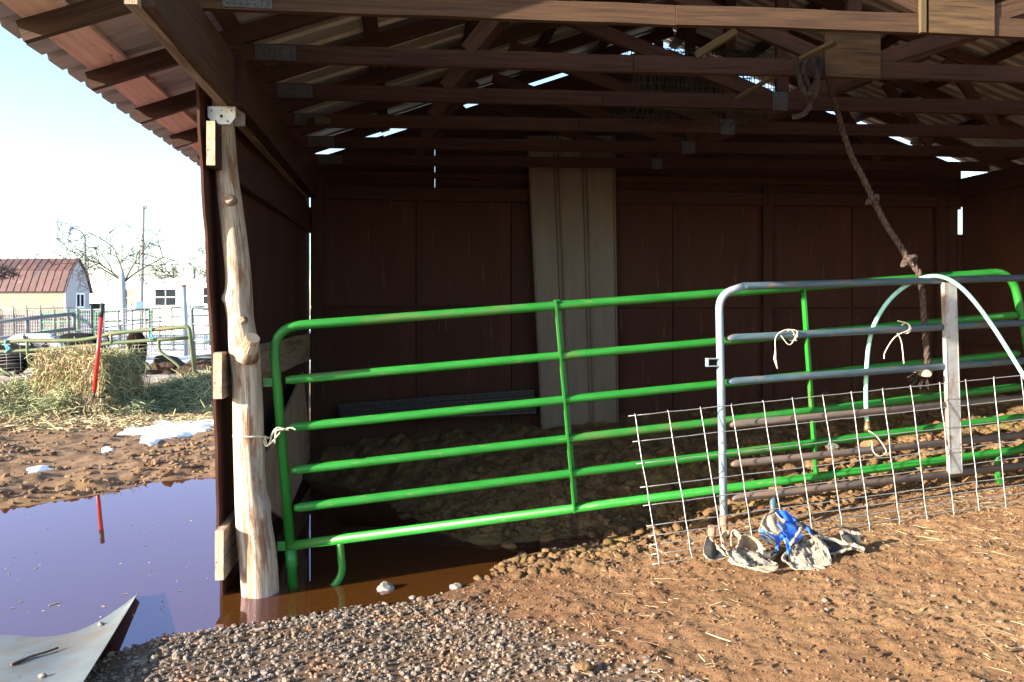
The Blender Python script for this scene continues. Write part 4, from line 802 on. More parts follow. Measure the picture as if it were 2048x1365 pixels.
def strands(name, P, D, Ls, W, mat, sag=.0, parent=None, kind='stuff'):
    """thin bent blades: two quads each, P start, D unit direction"""
    n = len(P); side = np.cross(D, rng.normal(size=(n, 3))); side /= np.linalg.norm(side, axis=1)[:, None] + 1e-9
    bend = np.cross(D, side) * (rng.normal(0, .16, (n, 1))); a = P; b = P + D * (Ls * .5)[:, None] + bend * Ls[:, None]; c = P + D * Ls[:, None]
    c = c - np.array([0, 0, 1]) * (sag * Ls)[:, None] if sag else c
    w_ = side * (W / 2)[:, None]; V = np.stack([a - w_, a + w_, b - w_, b + w_, c - w_ * .5, c + w_ * .5], 1).reshape(-1, 3)
    base = (np.arange(n) * 6)[:, None]; Fq = np.concatenate([base + np.array([[0, 1, 3, 2]]), base + np.array([[2, 3, 5, 4]])])
    o = npmesh(name, V, Fq, mat, parent, smooth=False)
    if kind: o['kind'] = kind
    return o
x, y = cand(6500, -.2, 5.0, 2.5, 5.6); sd = poly_sd(x, y, PUD); i_, o_, g_ = masks(x, y); k = (sd > .08) & (rng.random(len(x)) < .2 + .5 * sstep(.2, 1.4, x)); x, y = x[k], y[k]; n = len(x)
cl = vnoise(x * 2.2, y * 2.2, 77) > .42; x, y = x[cl], y[cl]; n = len(x)
a = rng.uniform(0, 6.28, n) * .5 + rng.normal(.2, .6, n); D = np.stack([np.cos(a), np.sin(a), rng.normal(0, .10, n)], 1); D /= np.linalg.norm(D, axis=1)[:, None]
o = strands('straw', np.stack([x, y, H(x, y) + .012], 1), D, rng.lognormal(math.log(.042), .65, n).clip(.012, .28), rng.uniform(.0011, .0026, n), M['straw']); tag(o, 'scattered dry straw on the bare dirt', 'straw', kind='stuff')
P = smooth([PZ(1412, 1272, .13), PZ(1440, 1282, .135), PZ(1462, 1290, .135), PZ(1472, 1300, .135), PZ(1520, 1318, .135), PZ(1565, 1335, .14)], 5); tag(MB().tube([p + V3((0, 0, .012)) for p in P], .0035, 6).build('straw_stalk', M['straw']), 'longest bent pale stalk on the dirt below gear heap', 'stalk')
# flecks on the water
k_ = rng.uniform(0, 1, (44, 2)); fl = MB()
for u_, v_ in k_:
    p = PZ(10 + u_ * 440, 1030 + v_ * 210, .002); a_ = random.random() * 6.28; l_ = random.lognormvariate(math.log(.006), .5)
    fl.box(p, p + V3((math.cos(a_), math.sin(a_), 0)) * l_ * 2, .002 + random.random() * .004, .002)
tag(fl.build('floating_chaff', M['straw']), 'bits of chaff floating on the blue puddle', 'chaff', kind='stuff')

# ================================================================== BEYOND THE PUDDLE
def snow(poly, z, h, label, seed):
    P = np.array([(p.x, p.y) for p in (PZ(a_, b_, z) for a_, b_ in poly)]); lo = P.min(0); hi = P.max(0); st = max((hi - lo).max() / 90, .02)
    gx = np.arange(lo[0], hi[0] + st, st); gy = np.arange(lo[1], hi[1] + st, st); A, B = np.meshgrid(gx, gy); sd = -poly_sd(A, B, P) + .05 * fbm(A * 6, B * 6, seed, 3)
    zz = H(A, B) + np.where(sd > 0, h * (1 - np.exp(-np.clip(sd, 0, 9) / .12)) + h * .35 * fbm(A * 4, B * 4, seed + 3, 3), -.06)
    keep = sd > -st * 2; m = {}; vl = []; fs = []
    def g(i, j):
        if (i, j) not in m: m[(i, j)] = len(vl); vl.append((A[i, j], B[i, j], zz[i, j]))
        return m[(i, j)]
    for i in range(len(gy) - 1):
        for j in range(len(gx) - 1):
            if keep[i, j] or keep[i + 1, j + 1]: fs.append((g(i, j), g(i, j + 1), g(i + 1, j + 1), g(i + 1, j)))
    c = np.array(vl).mean(0); return tag(npmesh('snow_patch', vl, fs, M['snow'], c=c), label, 'snow')
snow([(232, 862), (255, 852), (282, 850), (305, 838), (345, 834), (380, 840), (430, 832), (470, 832), (470, 850), (430, 852), (380, 862), (330, 872), (300, 882), (278, 878), (285, 862)], .12, .05, 'large white melting snow patch on mud beside the barn wall', 5)
snow([(52, 934), (75, 924), (105, 925), (108, 930), (80, 938), (58, 940)], .09, .04, 'small flat snow patch on mud near the far puddle bank', 6)
snow([(195, 893), (215, 888), (228, 890), (225, 896), (205, 898)], .09, .03, 'tiny snow patch in the middle of the mud strip', 7)
snow([(1238, 848), (1262, 836), (1300, 834), (1340, 828), (1400, 830), (1440, 822), (1500, 824), (1500, 830), (1430, 832), (1390, 840), (1340, 838), (1260, 850)], .36, .06, 'thin strip of drifted snow along the back wall foot', 8)

# hay bale
bc = PZ(208, 838, .06); LXv, LYv = LX, LY
e1 = (-LX * .93 + LY * .33).normalized(); e2 = (LX * .25 + LY * .97).normalized(); BL_, BD_, BH_ = 1.32, .78, .92
bale = thing('hay_bale', 'big square hay bale with a red pitchfork leaning on it', 'hay bale', bc)
mb = MB(); nu = 14
def bal(u, v, h_):
    p = bc + e1 * (u * BL_) + e2 * (v * BD_) + V3((0, 0, h_ * BH_)); k = .05
    j = float(fbm(np.array([p.x * 2.6 + p.z * 2]), np.array([p.y * 2.6 - p.z * 2.3]), 9, 3)[0]) * .09
    return p + (e1 * (u - .5) + e2 * (v - .5) + V3((0, 0, h_ - .5))) * j * 1.4 - V3((0, 0, 1)) * .16 * (abs(u - .5) * 2) ** 5 * h_ - (e1 * (u - .5) + e2 * (v - .5)) * .14 * h_ ** 5
g_ = np.linspace(0, 1, nu)
for fixed in range(6):
    rows = []
    for a_ in g_:
        rows.append([bal(*((a_, b_, 1.0), (a_, 0.0, b_), (0.0, a_, b_), (1.0, a_, b_), (a_, 1.0, b_), (a_, b_, 0.0))[fixed]) for b_ in g_])
    mb.grid(rows, True, .1)
mb.build('bale_core', M['haycore'], bale)
def on_bale(face, n):
    u = rng.random(n); v = rng.random(n); O = np.array(bc); E1, E2, E3 = np.array(e1) * BL_, np.array(e2) * BD_, np.array([0, 0, BH_])
    if face == 'front': return O + u[:, None] * E1 + v[:, None] * E3 - np.array(e2) * .01, -np.array(e2)
    if face == 'right': return O + u[:, None] * E2 + v[:, None] * E3 - np.array(e1) * .01, -np.array(e1)
    if face == 'left': return O + E1 + u[:, None] * E2 + v[:, None] * E3, np.array(e1)
    return O + (.05 + .9 * u)[:, None] * E1 + (.06 + .88 * v)[:, None] * E2 + E3 * (1 - .15 * np.abs(2 * u - 1) ** 5)[:, None], np.array([0, 0, 1.0])
for face, n, mt, ver in (('front', 2600, 'hay_gold', 1), ('top', 2400, 'hay_gold', 0), ('right', 2200, 'hay_green', 0), ('left', 900, 'hay_green', 0), ('front', 900, 'hay_green', 1), ('top', 700, 'hay_green', 0)):
    P, nrm = on_bale(face, n); D = rng.normal(size=(n, 3)); 
    if ver: D = D * np.array([.45, .45, 1]); D[:, 2] -= .5
    D = D - (D @ nrm)[:, None] * nrm * .9 + nrm * rng.uniform(0, .35, n)[:, None]; D /= np.linalg.norm(D, axis=1)[:, None]
    strands('loose_stems', P, D, rng.uniform(.06, .22, n), rng.uniform(.006, .013, n), M[mt], .15, bale)
# pitchfork
pf0 = PD(205, 608, 11.15); pf1 = PD(189, 784, 10.95); fork = thing('pitchfork', 'red handled pitchfork with black grip leaning on the hay bale', 'pitchfork', pf1)
MB().tube([pf0, pf1], .028, 10).build('handle', M['red_paint'], fork); gp = pf0 + (pf1 - pf0) * .16; MB().tube([pf0 - (pf1 - pf0) * .005, gp], .031, 10).build('grip', M['black_grip'], fork)
mb = MB(); top = PD(188, 787, 10.95); dn = (pf1 - pf0).normalized(); mb.tube([pf1, top + dn * .05], .02, 8); mb.tube([top + dn * .06 - LX * .16, top + dn * .05, top + dn * .06 + LX * .16], .011, 6)
for q in range(5): o_ = LX * (-.16 + .08 * q); mb.tube(smooth([top + dn * .06 + o_, top + dn * .18 + o_ - LY * .05, top + dn * .36 + o_ + LY * .02], 4), .008, 6)
mb.build('tines', M['black_grip'], fork)
# loose hay heaps
def heap(px0, px1, ypx, rise, n, mt, label, seed, depth=1.5, flat=.4):
    c0, c1 = PZ(px0, ypx, .05), PZ(px1, ypx, .05); ax = (c1 - c0); Lh = ax.length; ax.normalize(); ay = V3((-ax.y, ax.x, 0)); ay = ay if ay.y > 0 else -ay
    def hz(u, v): return rise * np.clip(np.sin(np.pi * u), 0, 1) ** .6 * np.clip(np.sin(np.pi * np.clip(v, 0, 1)), 0, 1) ** .8 * (.75 + .6 * fbm(u * Lh * 1.1 + seed, v * 2 + seed, seed, 3))
    U, Vv = np.meshgrid(np.linspace(0, 1, 40), np.linspace(0, 1, 20)); Zh = hz(U, Vv); PX_ = c0.x + ax.x * U * Lh + ay.x * Vv * depth; PY_ = c0.y + ax.y * U * Lh + ay.y * Vv * depth
    PZ_ = H(PX_, PY_) + Zh - .03
    ii = np.arange(800).reshape(20, 40); ff = np.stack([ii[:-1, :-1], ii[:-1, 1:], ii[1:, 1:], ii[1:, :-1]], -1).reshape(-1, 4)
    root = npmesh('loose_hay', np.stack([PX_.ravel(), PY_.ravel(), PZ_.ravel()], 1), ff, M['haycore']); tag(root, label, 'hay', kind='stuff')
    u, v = rng.random(n), rng.random(n) * 1.1 - .1; x = c0.x + ax.x * u * Lh + ay.x * v * depth; y = c0.y + ax.y * u * Lh + ay.y * v * depth; z = H(x, y) + hz(u, v) * rng.uniform(.9, 1.05, n) + .01
    D = rng.normal(size=(n, 3)) * np.array([1, .7, flat]); D /= np.linalg.norm(D, axis=1)[:, None]
    strands('hay_stems', np.stack([x, y, z], 1), D, rng.uniform(.1, .32, n), rng.uniform(.006, .014, n), M[mt], .15, root)
heap(215, 470, 826, .58, 9000, 'hay_green', 'loose green hay heaped right of the bale', 3, 2.2)
heap(-160, 110, 842, .50, 8500, 'hay_green', 'loose green hay heaped left of the bale', 8, 2.4)
heap(-100, 480, 862, .03, 3600, 'hay_gold', 'thin spread of trampled hay in front of the bale', 5, 1.2, .1)
heap(62, 150, 842, .36, 1700, 'hay_green', 'green hay slumping off the left end of bale', 11, .9)
heap(212, 270, 840, .22, 700, 'hay_green', 'small tuft of hay at the foot of bale', 6, .6)
rock('dung_heap', PZ(335, 745, .1), .55, 'dark brown dung heap behind the loose hay by the old fence', M['dung'], 31, 'dung heap')
rock('dung_heap', PZ(412, 748, .1), .5, 'brown dung heap behind the hay at barn wall edge', M['dung'], 33, 'dung heap')

# cows
def cow(name, loc, yaw, sc, mat, label, neck=(.86, .70), head=(1.02, .47), muz=(1.1, .28), lie=False):
    me = bpy.data.meshes.new(name)
    V = [(-.6, 0, .84), (-.1, 0, .80), (.4, 0, .83), (.62, 0, .90), (neck[0], 0, neck[1]), (head[0], 0, head[1]), (muz[0], 0, muz[1])]; Rr = [.23, .27, .24, .17, .125, .105, .07]
    E = [(0, 1), (1, 2), (2, 3), (3, 4), (4, 5), (5, 6)]
    for s_ in (-1, 1):
        b = len(V); V += [(.42, s_ * .14, .5), (.45, s_ * .14, .27), (.43, s_ * .14, .03)]; Rr += [.09, .055, .05]; E += [(2, b), (b, b + 1), (b + 1, b + 2)]
        b = len(V); V += [(-.6, s_ * .15, .58), (-.5, s_ * .15, .43), (-.67, s_ * .15, .28), (-.6, s_ * .15, .03)]; Rr += [.125, .08, .05, .05]; E += [(0, b), (b, b + 1), (b + 1, b + 2), (b + 2, b + 3)]
    if lie:
        V = [(a, b, c_ - .50) for a, b, c_ in V[:4]] + [(.86, 0, .38), (1.02, 0, .34), (1.16, 0, .2)] + V[7:]
        for q_ in range(2):
            s_ = (-1, 1)[q_]; k_ = 7 + 7 * q_; V[k_:k_ + 3] = [(.45, s_ * .17, .2), (.66, s_ * .2, .12), (.5, s_ * .23, .06)]; V[k_ + 3:k_ + 7] = [(-.6, s_ * .2, .24), (-.34, s_ * .29, .15), (-.58, s_ * .31, .08), (-.4, s_ * .33, .06)]
    me.from_pydata(V, E, []); root = thing(name, label, 'cow', loc)
    o = bpy.data.objects.new('body', me); COL.objects.link(o); o.parent = root; me.materials.append(mat)
    sk = o.modifiers.new('skin', 'SKIN'); ss = o.modifiers.new('sub', 'SUBSURF'); ss.levels = ss.render_levels = 2; sk.use_smooth_shade = True
    for i, sv in enumerate(me.skin_vertices[0].data): sv.radius = (Rr[i] * .88, Rr[i]); sv.use_root = i == 0
    e = MB()
    for s_ in (-1, 1): hz0 = .37 if lie else head[1]; e.tube([(head[0] - .07, s_ * .09, hz0 + .09), (head[0] - .09, s_ * .17, hz0 + .1), (head[0] - .1, s_ * .24, hz0 + .07)], [.025, .045, .012], 7)
    eo = e.build('ears', mat, None, (0, 0, 0)); eo.parent = root; eo.location = (0, 0, 0)
    t = MB().tube([(-.8, 0, .45), (-.86, 0, .3), (-.87, .05, .12), (-.8, .12, .05)] if lie else [(-.8, 0, .95), (-.86, 0, .8), (-.85, .02, .5), (-.83, .02, .3)], [.03, .022, .018, .035], 6).build('tail', mat, None, (0, 0, 0)); t.parent = root; t.location = (0, 0, 0)
    root.rotation_euler = (0, 0, yaw); root.scale = (sc, sc, sc); return root
def gp_(px, d, z=.0): p = PD(px, 700, d); return V3((p.x, p.y, h1(p.x, p.y) + z))
cow('cow', gp_(84, 20.2), math.pi + .18, .93, M['holstein'], 'white cow with black patches standing side on behind the old rail')
cow('cow', gp_(-2, 19.0), -.25, 1.35, M['blackhide'], 'black cow lying down at the left edge behind the rail', lie=True)
cow('cow', gp_(272, 19.6), 1.9, 1.0, M['brownhide'], 'dark brown cow seen from behind right of the hay bale')
cow('cow', gp_(166, 22.5), math.pi - .2, .9, M['blackhide'], 'black cow mostly hidden behind the hay bale top')

# old feeder rail fence
d_ = 18.0; rf = thing('rail_fence', 'bent old faded green pipe rail in front of the cows', 'fence', PD(388, 748, d_))
tp = [(-160, 690), (0, 685), (53, 682), (123, 682), (160, 681), (186, 677), (221, 668), (274, 662), (318, 659), (362, 655)]
MB().tube(rounded([PD(x_, y_, d_) for x_, y_ in tp] + [PD(378, 654, d_), PD(390, 750, d_)], .16, 4), .046, 8).build('rail', M['oldgreen'], rf)
MB().tube([PD(x_, y_, d_) for x_, y_ in ((-160, 712), (0, 704), (60, 701), (140, 695), (200, 690), (221, 687), (318, 680), (379, 676))], .042, 8).build('rail', M['oldgreen'], rf)
for P in ([(54, 683), (56, 715), (60, 726), (80, 738)], [(222, 669), (223, 687)], [(122, 697), (122, 712)], [(254, 688), (255, 700)], [(317, 681), (319, 700), (326, 708), (352, 727), (361, 738)], [(-60, 706), (-40, 735), (20, 752)], [(0, 738), (25, 752)], [(270, 715), (290, 726), (302, 740)]):
    MB().tube(smooth([PD(x_, y_, d_ - .02) for x_, y_ in P], 4), .034, 7).build('brace', M['oldgreen'], rf)
mb = MB()
for y0, y1 in ((712, 706), (718, 713), (724, 719), (731, 726), (739, 735)): mb.tube([PD(-20, y0, d_), PD(46, y1, d_)], .006, 4)
for x_ in (12, 40): mb.tube([PD(x_, 692, d_), PD(x_ + 2, 742, d_)], .006, 4)
mb.build('mesh_infill', M['farwire'], rf); mb = MB()
for y0 in (692, 699, 706, 713, 721, 730): mb.tube([PD(240, y0, d_), PD(318, y0 - 3, d_)], .006, 4)
for x_ in (265, 294): mb.tube([PD(x_, 692, d_), PD(x_ + 2, 742, d_)], .006, 4)
mb.build('mesh_infill', M['farwire'], rf)
mb = MB(); 
for P in ([(12, 680), (11, 692), (16, 700), (10, 706)], [(12, 690), (20, 697), (13, 702)]): mb.tube(smooth([PD(x_, y_, d_ - .06) for x_, y_ in P], 4), .022, 6)
tag(mb.build('rope_tie', M['tie']), 'teal rope tie knotted on the old green rail far left', 'rope')
mb = MB(); [mb.tube(smooth([PD(x_, y_, d_ - .06) for x_, y_ in P], 4), .016, 6) for P in ([(303, 655), (303, 668), (300, 680)], [(303, 668), (306, 680)])]; tag(mb.build('rope_tie', M['tie']), 'pale teal tie hanging between the old green rails near corner', 'rope')
# blue panel at the barn side
d_ = 18.6; cp = thing('corral_panel', 'faded blue pipe corral panel beside the barn wall edge', 'fence panel', PD(392, 750, d_))
MB().tube(rounded([PD(391, 752, d_), PD(383, 613, d_), PD(402, 617, d_), PD(440, 620, d_)], .22, 5), .04, 8).build('frame', M['farblue'], cp)
for y0 in (648, 681, 713, 742): MB().tube([PD(385, y0, d_), PD(450, y0 + 4, d_)], .034, 8).build('rail', M['farblue'], cp)
# posts
for (xa, ya, xb, yb, d_, r_, mt, lb) in ((243, 546, 250, 705, 26, .085, 'palepost', 'tall pale blue post in front of the bare tree trunk'), (366, 574, 374, 712, 26, .095, 'palepost', 'tall pale post with dark cap near the barn wall')):
    t_ = thing('fence_post', lb, 'post', PD(xb, yb, d_)); MB().tube([PD(xa, ya, d_), PD(xb, yb, d_)], r_, 12).build('shaft', M[mt], t_)
    if xa > 300: MB().tube([PD(xa, 570, d_), PD(xa, 574, d_)], r_ * 1.1, 12).build('cap', M['rust'], t_)
# wire mesh fence
d_ = 25.0
for s0, s1, lb in ((-60, 148, 'silver wire mesh stock panel at the far left'), (150, 366, 'silver wire mesh stock panel behind the red pitchfork'), (376, 460, 'silver wire mesh stock panel right of the capped post')):
    t_ = thing('mesh_fence', lb, 'fence panel', PD((s0 + s1) / 2, 712, d_)); mb = MB(); x_ = s0
    while x_ <= s1: mb.tube([PD(x_, 622, d_), PD(x_ + 1, 712, d_)], .0125, 4, False); x_ += 4.6
    for y_ in np.arange(622, 713, 7.0): mb.tube([PD(s0, y_ + (0 if s0 < 300 else 2), d_), PD(s1, y_ - 1, d_)], .0125, 4, False)
    mb.build('mesh', M['farwire'], t_); x_ = s0 + 4; st = MB()
    while x_ <= s1: MB().tube([PD(x_, 611 - 2 * (x_ > 250), d_ - .03), PD(x_ + 2, 700, d_ - .03)], .017, 5).build('stay', M['farwire'], t_); x_ += 27.2
    MB().tube([PD(s0, 620, d_), PD(s1, 616, d_)], .016, 5).build('top_wire', M['farwire'], t_)
def farpanel(x0, x1, yt0, yt1, yb0, yb1, d0, d1, nr, mat, label, r_=.035, posts=4):
    t_ = thing('corral_panel', label, 'fence panel', PD((x0 + x1) / 2, (yb0 + yb1) / 2, (d0 + d1) / 2))
    for i in range(nr):
        k = i / (nr - 1); MB().tube([PD(x0, yt0 + (yb0 - yt0) * k, d0), PD(x1, yt1 + (yb1 - yt1) * k, d1)], r_, 6).build('rail', mat, t_)
    for i in range(posts):
        k = i / (posts - 1); x_ = x0 + (x1 - x0) * k; dd = d0 + (d1 - d0) * k; MB().tube([PD(x_, yt0 + (yt1 - yt0) * k, dd), PD(x_, yb0 + (yb1 - yb0) * k + 3, dd)], r_ * 1.15, 6).build('upright', mat, t_)
farpanel(83, 190, 628, 624, 678, 678, 31, 31, 4, M['fargreen'], 'bright green pipe corral panel left of the pitchfork', .05, 4)
farpanel(192, 300, 625, 620, 683, 680, 32, 33, 4, M['fargreen'], 'bright green pipe corral panel right of the pitchfork', .05, 3)
farpanel(304, 420, 618, 612, 690, 688, 34, 36, 5, M['fargreen'], 'green corral panel below the double window of white home', .03, 4)
farpanel(-40, 148, 648, 628, 682, 658, 23, 25, 2, M['fargrey'], 'dark grey slanting pipe gate at the far left', .055, 3)
farpanel(150, 330, 662, 642, 690, 676, 28, 30, 3, M['fargrey'], 'dark grey pipe panel behind the wire mesh and pitchfork', .03, 3)
t_ = thing('slat_fence', 'dark brown slatted board fence below the red roofed shed', 'fence', PD(70, 690, 38)); sb = MB()
for x_ in np.arange(-60, 168, 5.2): sb.box(PD(x_, 692, 38), PD(x_, 630 + random.random(), 38), .075, .03, (0, 1, 0))
sb.build('slats', M['slat'], t_); MB().box(PD(-60, 640, 38.06), PD(166, 640, 38.06), .05, .09).build('rail', M['slat'], t_); MB().box(PD(-60, 680, 38.06), PD(166, 680, 38.06), .05, .09).build('rail', M['slat'], t_)

# gambrel shed
hz_ = lambda py, d: 1.54 + (CY - py) / F * d
A0 = PD(131, 650, 45); u1 = (LX * -.06 + LY * 1.0).normalized(); u2 = (-LX + LY * .12).normalized(); Wd = 2.9; Lg = 13
A0.z = 0; shed = thing('gambrel_shed', 'cream barn shaped shed with rusty red gambrel roof', 'shed', A0)
ze, zk, za = hz_(580, 45), hz_(543, 45.4), hz_(521, 46.5)
gprof = [(0, 0), (Wd, 0), (Wd, ze), (Wd * .80, zk), (Wd * .5, za), (Wd * .20, zk), (0, ze)]
def SP(a_, z_, l_): return A0 + u1 * a_ + V3((0, 0, z_)) + u2 * l_
MB().prism([SP(a_, z_, 0) for a_, z_ in gprof], u2 * .12).build('gable_wall', M['siding2'], shed)
MB().prism([SP(0, 0, .12), SP(0, 0, Lg), SP(0, ze, Lg), SP(0, ze, .12)], u1 * .12).build('wall', M['siding'], shed)
rp_ = [(-.18, ze - .12), (Wd * .2 - .03, zk + .03), (Wd * .5, za + .06), (Wd * .8 + .03, zk + .03), (Wd + .18, ze - .12)]; mb = MB()
for i in range(4):
    (a0_, z0_), (a1_, z1_) = rp_[i], rp_[i + 1]; q = [SP(a0_, z0_, -.12), SP(a1_, z1_, -.12), SP(a1_, z1_, Lg), SP(a0_, z0_, Lg)]; nr_ = (q[1] - q[0]).cross(q[3] - q[0]).normalized(); nr_ = nr_ if nr_.z > 0 else -nr_
    mb.prism(q, nr_ * .06)
    if i < 2:
        for l_ in np.arange(0, Lg, .45): mb.box(SP(a0_, z0_, l_) + nr_ * .07, SP(a1_, z1_, l_) + nr_ * .07, .04, .04, nr_)
mb.build('roof', M['rustroof'], shed)
wz0, wz1 = hz_(612, 46), hz_(589, 46); wy = Wd * .43
fr_ = MB(); fr_.box(SP(wy - .1, wz0 - .08, -.02), SP(wy + .95, wz0 - .08, -.02), .06, .1); fr_.box(SP(wy - .1, wz1 + .05, -.02), SP(wy + .95, wz1 + .05, -.02), .06, .1)
for a_ in (wy - .05, wy + .42, wy + .9): fr_.box(SP(a_, wz0 - .05, -.02), SP(a_, wz1 + .03, -.02), .06, .09, tuple(u1))
win = fr_.build('window', M['trim'], shed); MB().prism([SP(wy, wz0, -.012), SP(wy + .85, wz0, -.012), SP(wy + .85, wz1, -.012), SP(wy, wz1, -.012)], u2 * .01).build('pane', M['glass'], win)
MB().box(SP(0, hz_(574, 46), -.01), SP(Wd, hz_(574, 46), -.01), .03, .06).build('trim_strip', M['siding2'], shed)
# mobile home
m0, m1 = PD(150, 650, 62), PD(480, 650, 56); m0.z = m1.z = 0; mx = (m1 - m0).normalized(); my = V3((-mx.y, mx.x, 0)); Lm = (m1 - m0).length; mz = lambda py, d=60: 1.54 + (CY - py) / F * d
home = thing('mobile_home', 'long low white mobile home with dark windows', 'mobile home', m0)
def MP(px, py, off=0):
    r = ray(px, py); n_ = my; t = (m0 - my * off - EYE).dot(n_) / r.dot(n_); return EYE + r * t
hh = MP(300, 566).z
mb = MB(); mb.prism([m0, m1, m1 + V3((0, 0, hh)), m0 + V3((0, 0, hh))], my * 4.5); mb.build('wall', M['whitewall'], home)
rb = MB(); rb.prism([m0 - my * .25 + V3((0, 0, hh)), m1 - my * .25 + V3((0, 0, hh)), m1 + my * 2.2 + V3((0, 0, hh + .35)), m0 + my * 2.2 + V3((0, 0, hh + .35))], (0, 0, .08)); roof_ = rb.build('roof', M['whitewall'], home)
MB().tube([MP(388, 566, -1.2), MP(388, 540, -1.2)], .11, 10).build('vent_pipe', M['fargrey'], roof_)
def window(x0, x1, y0, y1, nb, mt):
    f_ = MB(); w_ = .05
    for y_ in (y0, y1): f_.box(MP(x0, y_, .03), MP(x1, y_, .03), .05, .07)
    for i in range(nb + 1): x_ = x0 + (x1 - x0) * i / nb; f_.box(MP(x_, y0, .035), MP(x_, y1, .035), .06, .05, tuple(mx))
    f_.box(MP(x0, (y0 + y1) / 2, .035), MP(x1, (y0 + y1) / 2, .035), .04, .05); wo = f_.build('window', M['trim'], home)
    MB().prism([MP(x0, y1, .012), MP(x1, y1, .012), MP(x1, y0, .012), MP(x0, y0, .012)], my * .01).build('pane', M[mt], wo)
window(310, 353, 578, 612, 2, 'glass'); window(407, 428, 575, 609, 1, 'glass'); window(252, 272, 579, 613, 1, 'tandoor')
# bins
for px, wpx, lb in ((176, 9, 'smaller dark bin beside the grey gable of shed'), (193, 15, 'larger dark green bin behind top of the pitchfork')):
    c = PD(px, 632, 50); c.z = 0; ww = wpx / F * 50; t_ = thing('trash_bin', lb, 'bin', c); z1_ = hz_(610, 50); mb = MB(); mb.prism([c + LX * (-ww * .42), c + LX * (ww * .42), c + LX * (ww * .5) + V3((0, 0, z1_)), c - LX * (ww * .5) + V3((0, 0, z1_))], LY * .6); mb.build('bin_body', M['bin'], t_)
    MB().box(c + LX * (-ww * .54) + LY * .3 + V3((0, 0, z1_ + .04)), c + LX * (ww * .54) + LY * .3 + V3((0, 0, z1_ + .04)), .7, .08).build('lid', M['bin'], t_)
# utility pole, lamp, wires
pb, pt = PD(282, 640, 55), PD(286.5, 412, 55); pb.z = 0; up_ = thing('utility_pole', 'weathered wooden utility pole in front of the white mobile home', 'utility pole', pb)
MB().tube([pb, pt], [.15, .10], 12).build('pole_shaft', M['pole'], up_); c = PD(292, 418, 55); MB().tube([c, c + V3((0, 0, .22))], .05, 8).build('insulator', M['fargrey'], up_); MB().box(c + V3((0, 0, .05)), PD(286, 418, 55), .05, .05).build('bracket', M['fargrey'], up_)
c = PD(279, 620, 54.6); mb = MB(); mb.box(c, PD(279, 603, 54.6), .42, .2, (0, 1, 0)); mb.build('meter_box', M['lampblue'], up_)
lb_, lt = PD(175, 640, 75), PD(170, 476, 75); lb_.z = 0; sl_o = thing('street_lamp', 'tall thin street lamp with blue head above the shed', 'street lamp', lb_)
MB().tube([lb_, lt] + smooth([lt, PD(163, 466, 75), PD(152, 458, 75), PD(144, 457, 75)], 4)[1:], .07, 8).build('lamp_pole', M['fargrey'], sl_o)
mb = MB(); a_, b_ = PD(147, 456, 75), PD(137.5, 457.5, 75); mb.tube([a_, a_ * .7 + b_ * .3, a_ * .3 + b_ * .7, b_], [.08, .2, .2, .06], 10); mb.build('lamp_head', M['lampblue'], sl_o)
for P, lb in (([(293, 420, 55), (320, 434, 56), (350, 447, 57), (400, 459, 58), (480, 470, 60)], 'thin cable sagging from utility pole to the right'), ([(-80, 470, 80), (60, 470, 80), (140, 467, 80), (300, 463, 82)], 'thin overhead cable running past the street lamp'), ([(-80, 528, 70), (150, 529, 70), (300, 524, 70), (450, 518, 70)], 'low thin overhead cable above the mobile home')):
    tag(MB().tube(smooth([PD(*p) for p in P], 5), .014, 4).build('power_line', M['cable']), lb, 'cable')
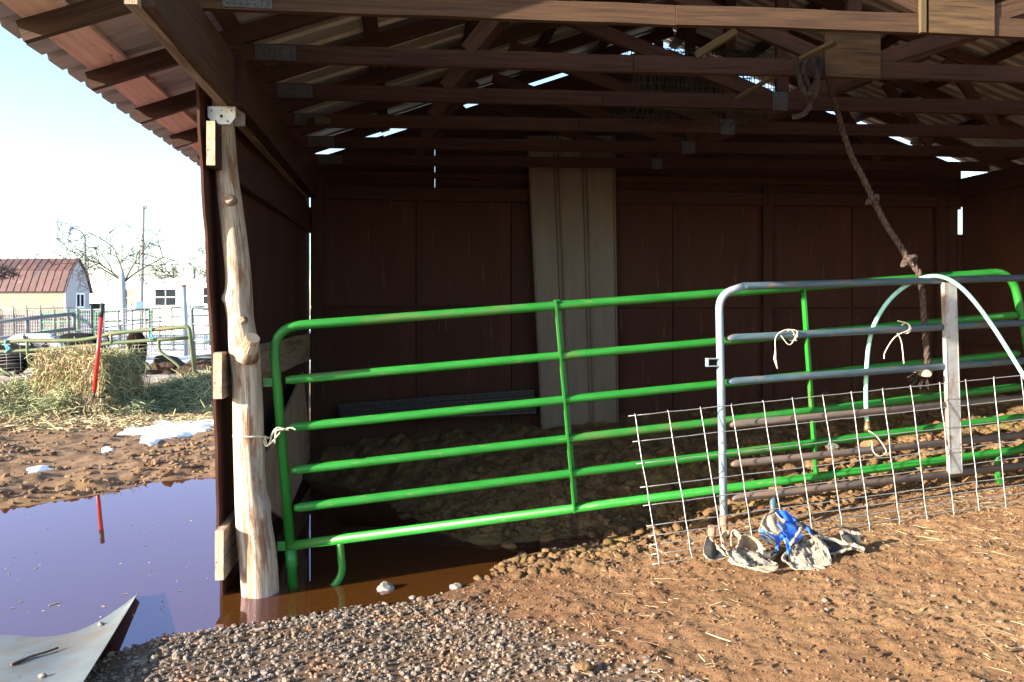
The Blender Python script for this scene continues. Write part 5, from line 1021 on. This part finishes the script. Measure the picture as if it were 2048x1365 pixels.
# bare trees
def tree(label, base, top, spread, seed, d, trunk_r, levels=5, dens=1.0, lean=0):
    random.seed(seed); b0 = PD(base[0], 640, d); b0.z = 0; hgt = hz_(top, d); t_ = thing('bare_tree', label, 'tree', b0); tr = MB(); tw = MB()
    fork = b0 + V3((0, 0, hz_(base[1], d))); tr.tube(smooth([b0, (b0 + fork) / 2 + LX * .06, fork], 5), [trunk_r * (1 - .03 * i) for i in range(11)], 9)
    def grow(p, dr, L, r, lv):
        P = [p]; q = dr.copy(); n = 5
        for i in range(n):
            q = (q + V3((random.gauss(0, .16), random.gauss(0, .16), random.gauss(.0, .10) + (.03 if lv > 2 else -.03)))).normalized(); P.append(P[-1] + q * (L / n))
        (tr if lv >= levels - 1 else tw).tube(P, [r * (1 - .6 * i / n) for i in range(n + 1)], 5 if lv > 1 else 3, False)
        if lv == 0: return
        m = random.choice((3, 4, 4, 5)) if lv > 1 else random.choice((3, 4, 5))
        for i in range(int(m * dens + .5)):
            k = random.randint(2, n); ang = random.uniform(0, 6.28); sd_ = q.orthogonal(); sd_.rotate(Matrix.Rotation(ang, 3, q)); nd = (q * random.uniform(.5, 1.0) + sd_ * random.uniform(.4, .95)).normalized()
            grow(P[k], nd, L * random.uniform(.5, .78), max(r * .55, d * .00040), lv - 1)
    H_ = hgt - fork.z
    for i in range(5):
        a = i * 1.26 + random.random(); dr = (V3((0, 0, 1)) * random.uniform(.5, 1.1) + (LX * math.cos(a) + LY * math.sin(a)) * spread).normalized(); grow(fork, dr, H_ * random.uniform(.42, .6), trunk_r * .42, levels - 1)
    trk = tr.build('trunk', M['bark'], t_); tw.build('branches', M['twig'], t_)
tree('bare branching tree left of the utility pole', (248, 565), 404, .8, 5, 42, .12, 4, 1.1)
tree('wide bare bushy tree behind mobile home near the barn', (400, 600), 448, .9, 9, 78, .2, 4, 1.0)
tree('small bare tree rising behind ridge of the red roof', (56, 560), 486, .5, 12, 85, .12, 3)
tree('bare bush overhanging the left end of red roof', (-10, 560), 515, 1.0, 15, 42, .08, 4, 1.2)

# ------------------------------------------------------------------ repeats share a group
GROUPS = {'cow': 'cattle behind the old rail', 'tube_gate': 'tube gates across the barn mouth', 'twine': 'bits of baling twine on the gates', 'padded_strap': 'padded straps in the gear heap', 'stone': 'loose stones by the puddle',
          'mud_clod': 'clods in the mud heap', 'snow_patch': 'melting snow patches', 'corral_panel': 'pipe corral panels in the yard', 'mesh_fence': 'wire mesh stock panels', 'fence_post': 'tall pale yard posts', 'bare_tree': 'bare winter trees',
          'trash_bin': 'bins by the shed', 'power_line': 'overhead cables', 'dung_heap': 'dung heaps in the yard', 'wood_lath': 'loose laths in the trusses', 'rope_tie': 'rope ties on the old rail'}
for o in scene.objects:
    if o.parent is None and o.name.split('.')[0] in GROUPS: o['group'] = GROUPS[o.name.split('.')[0]]
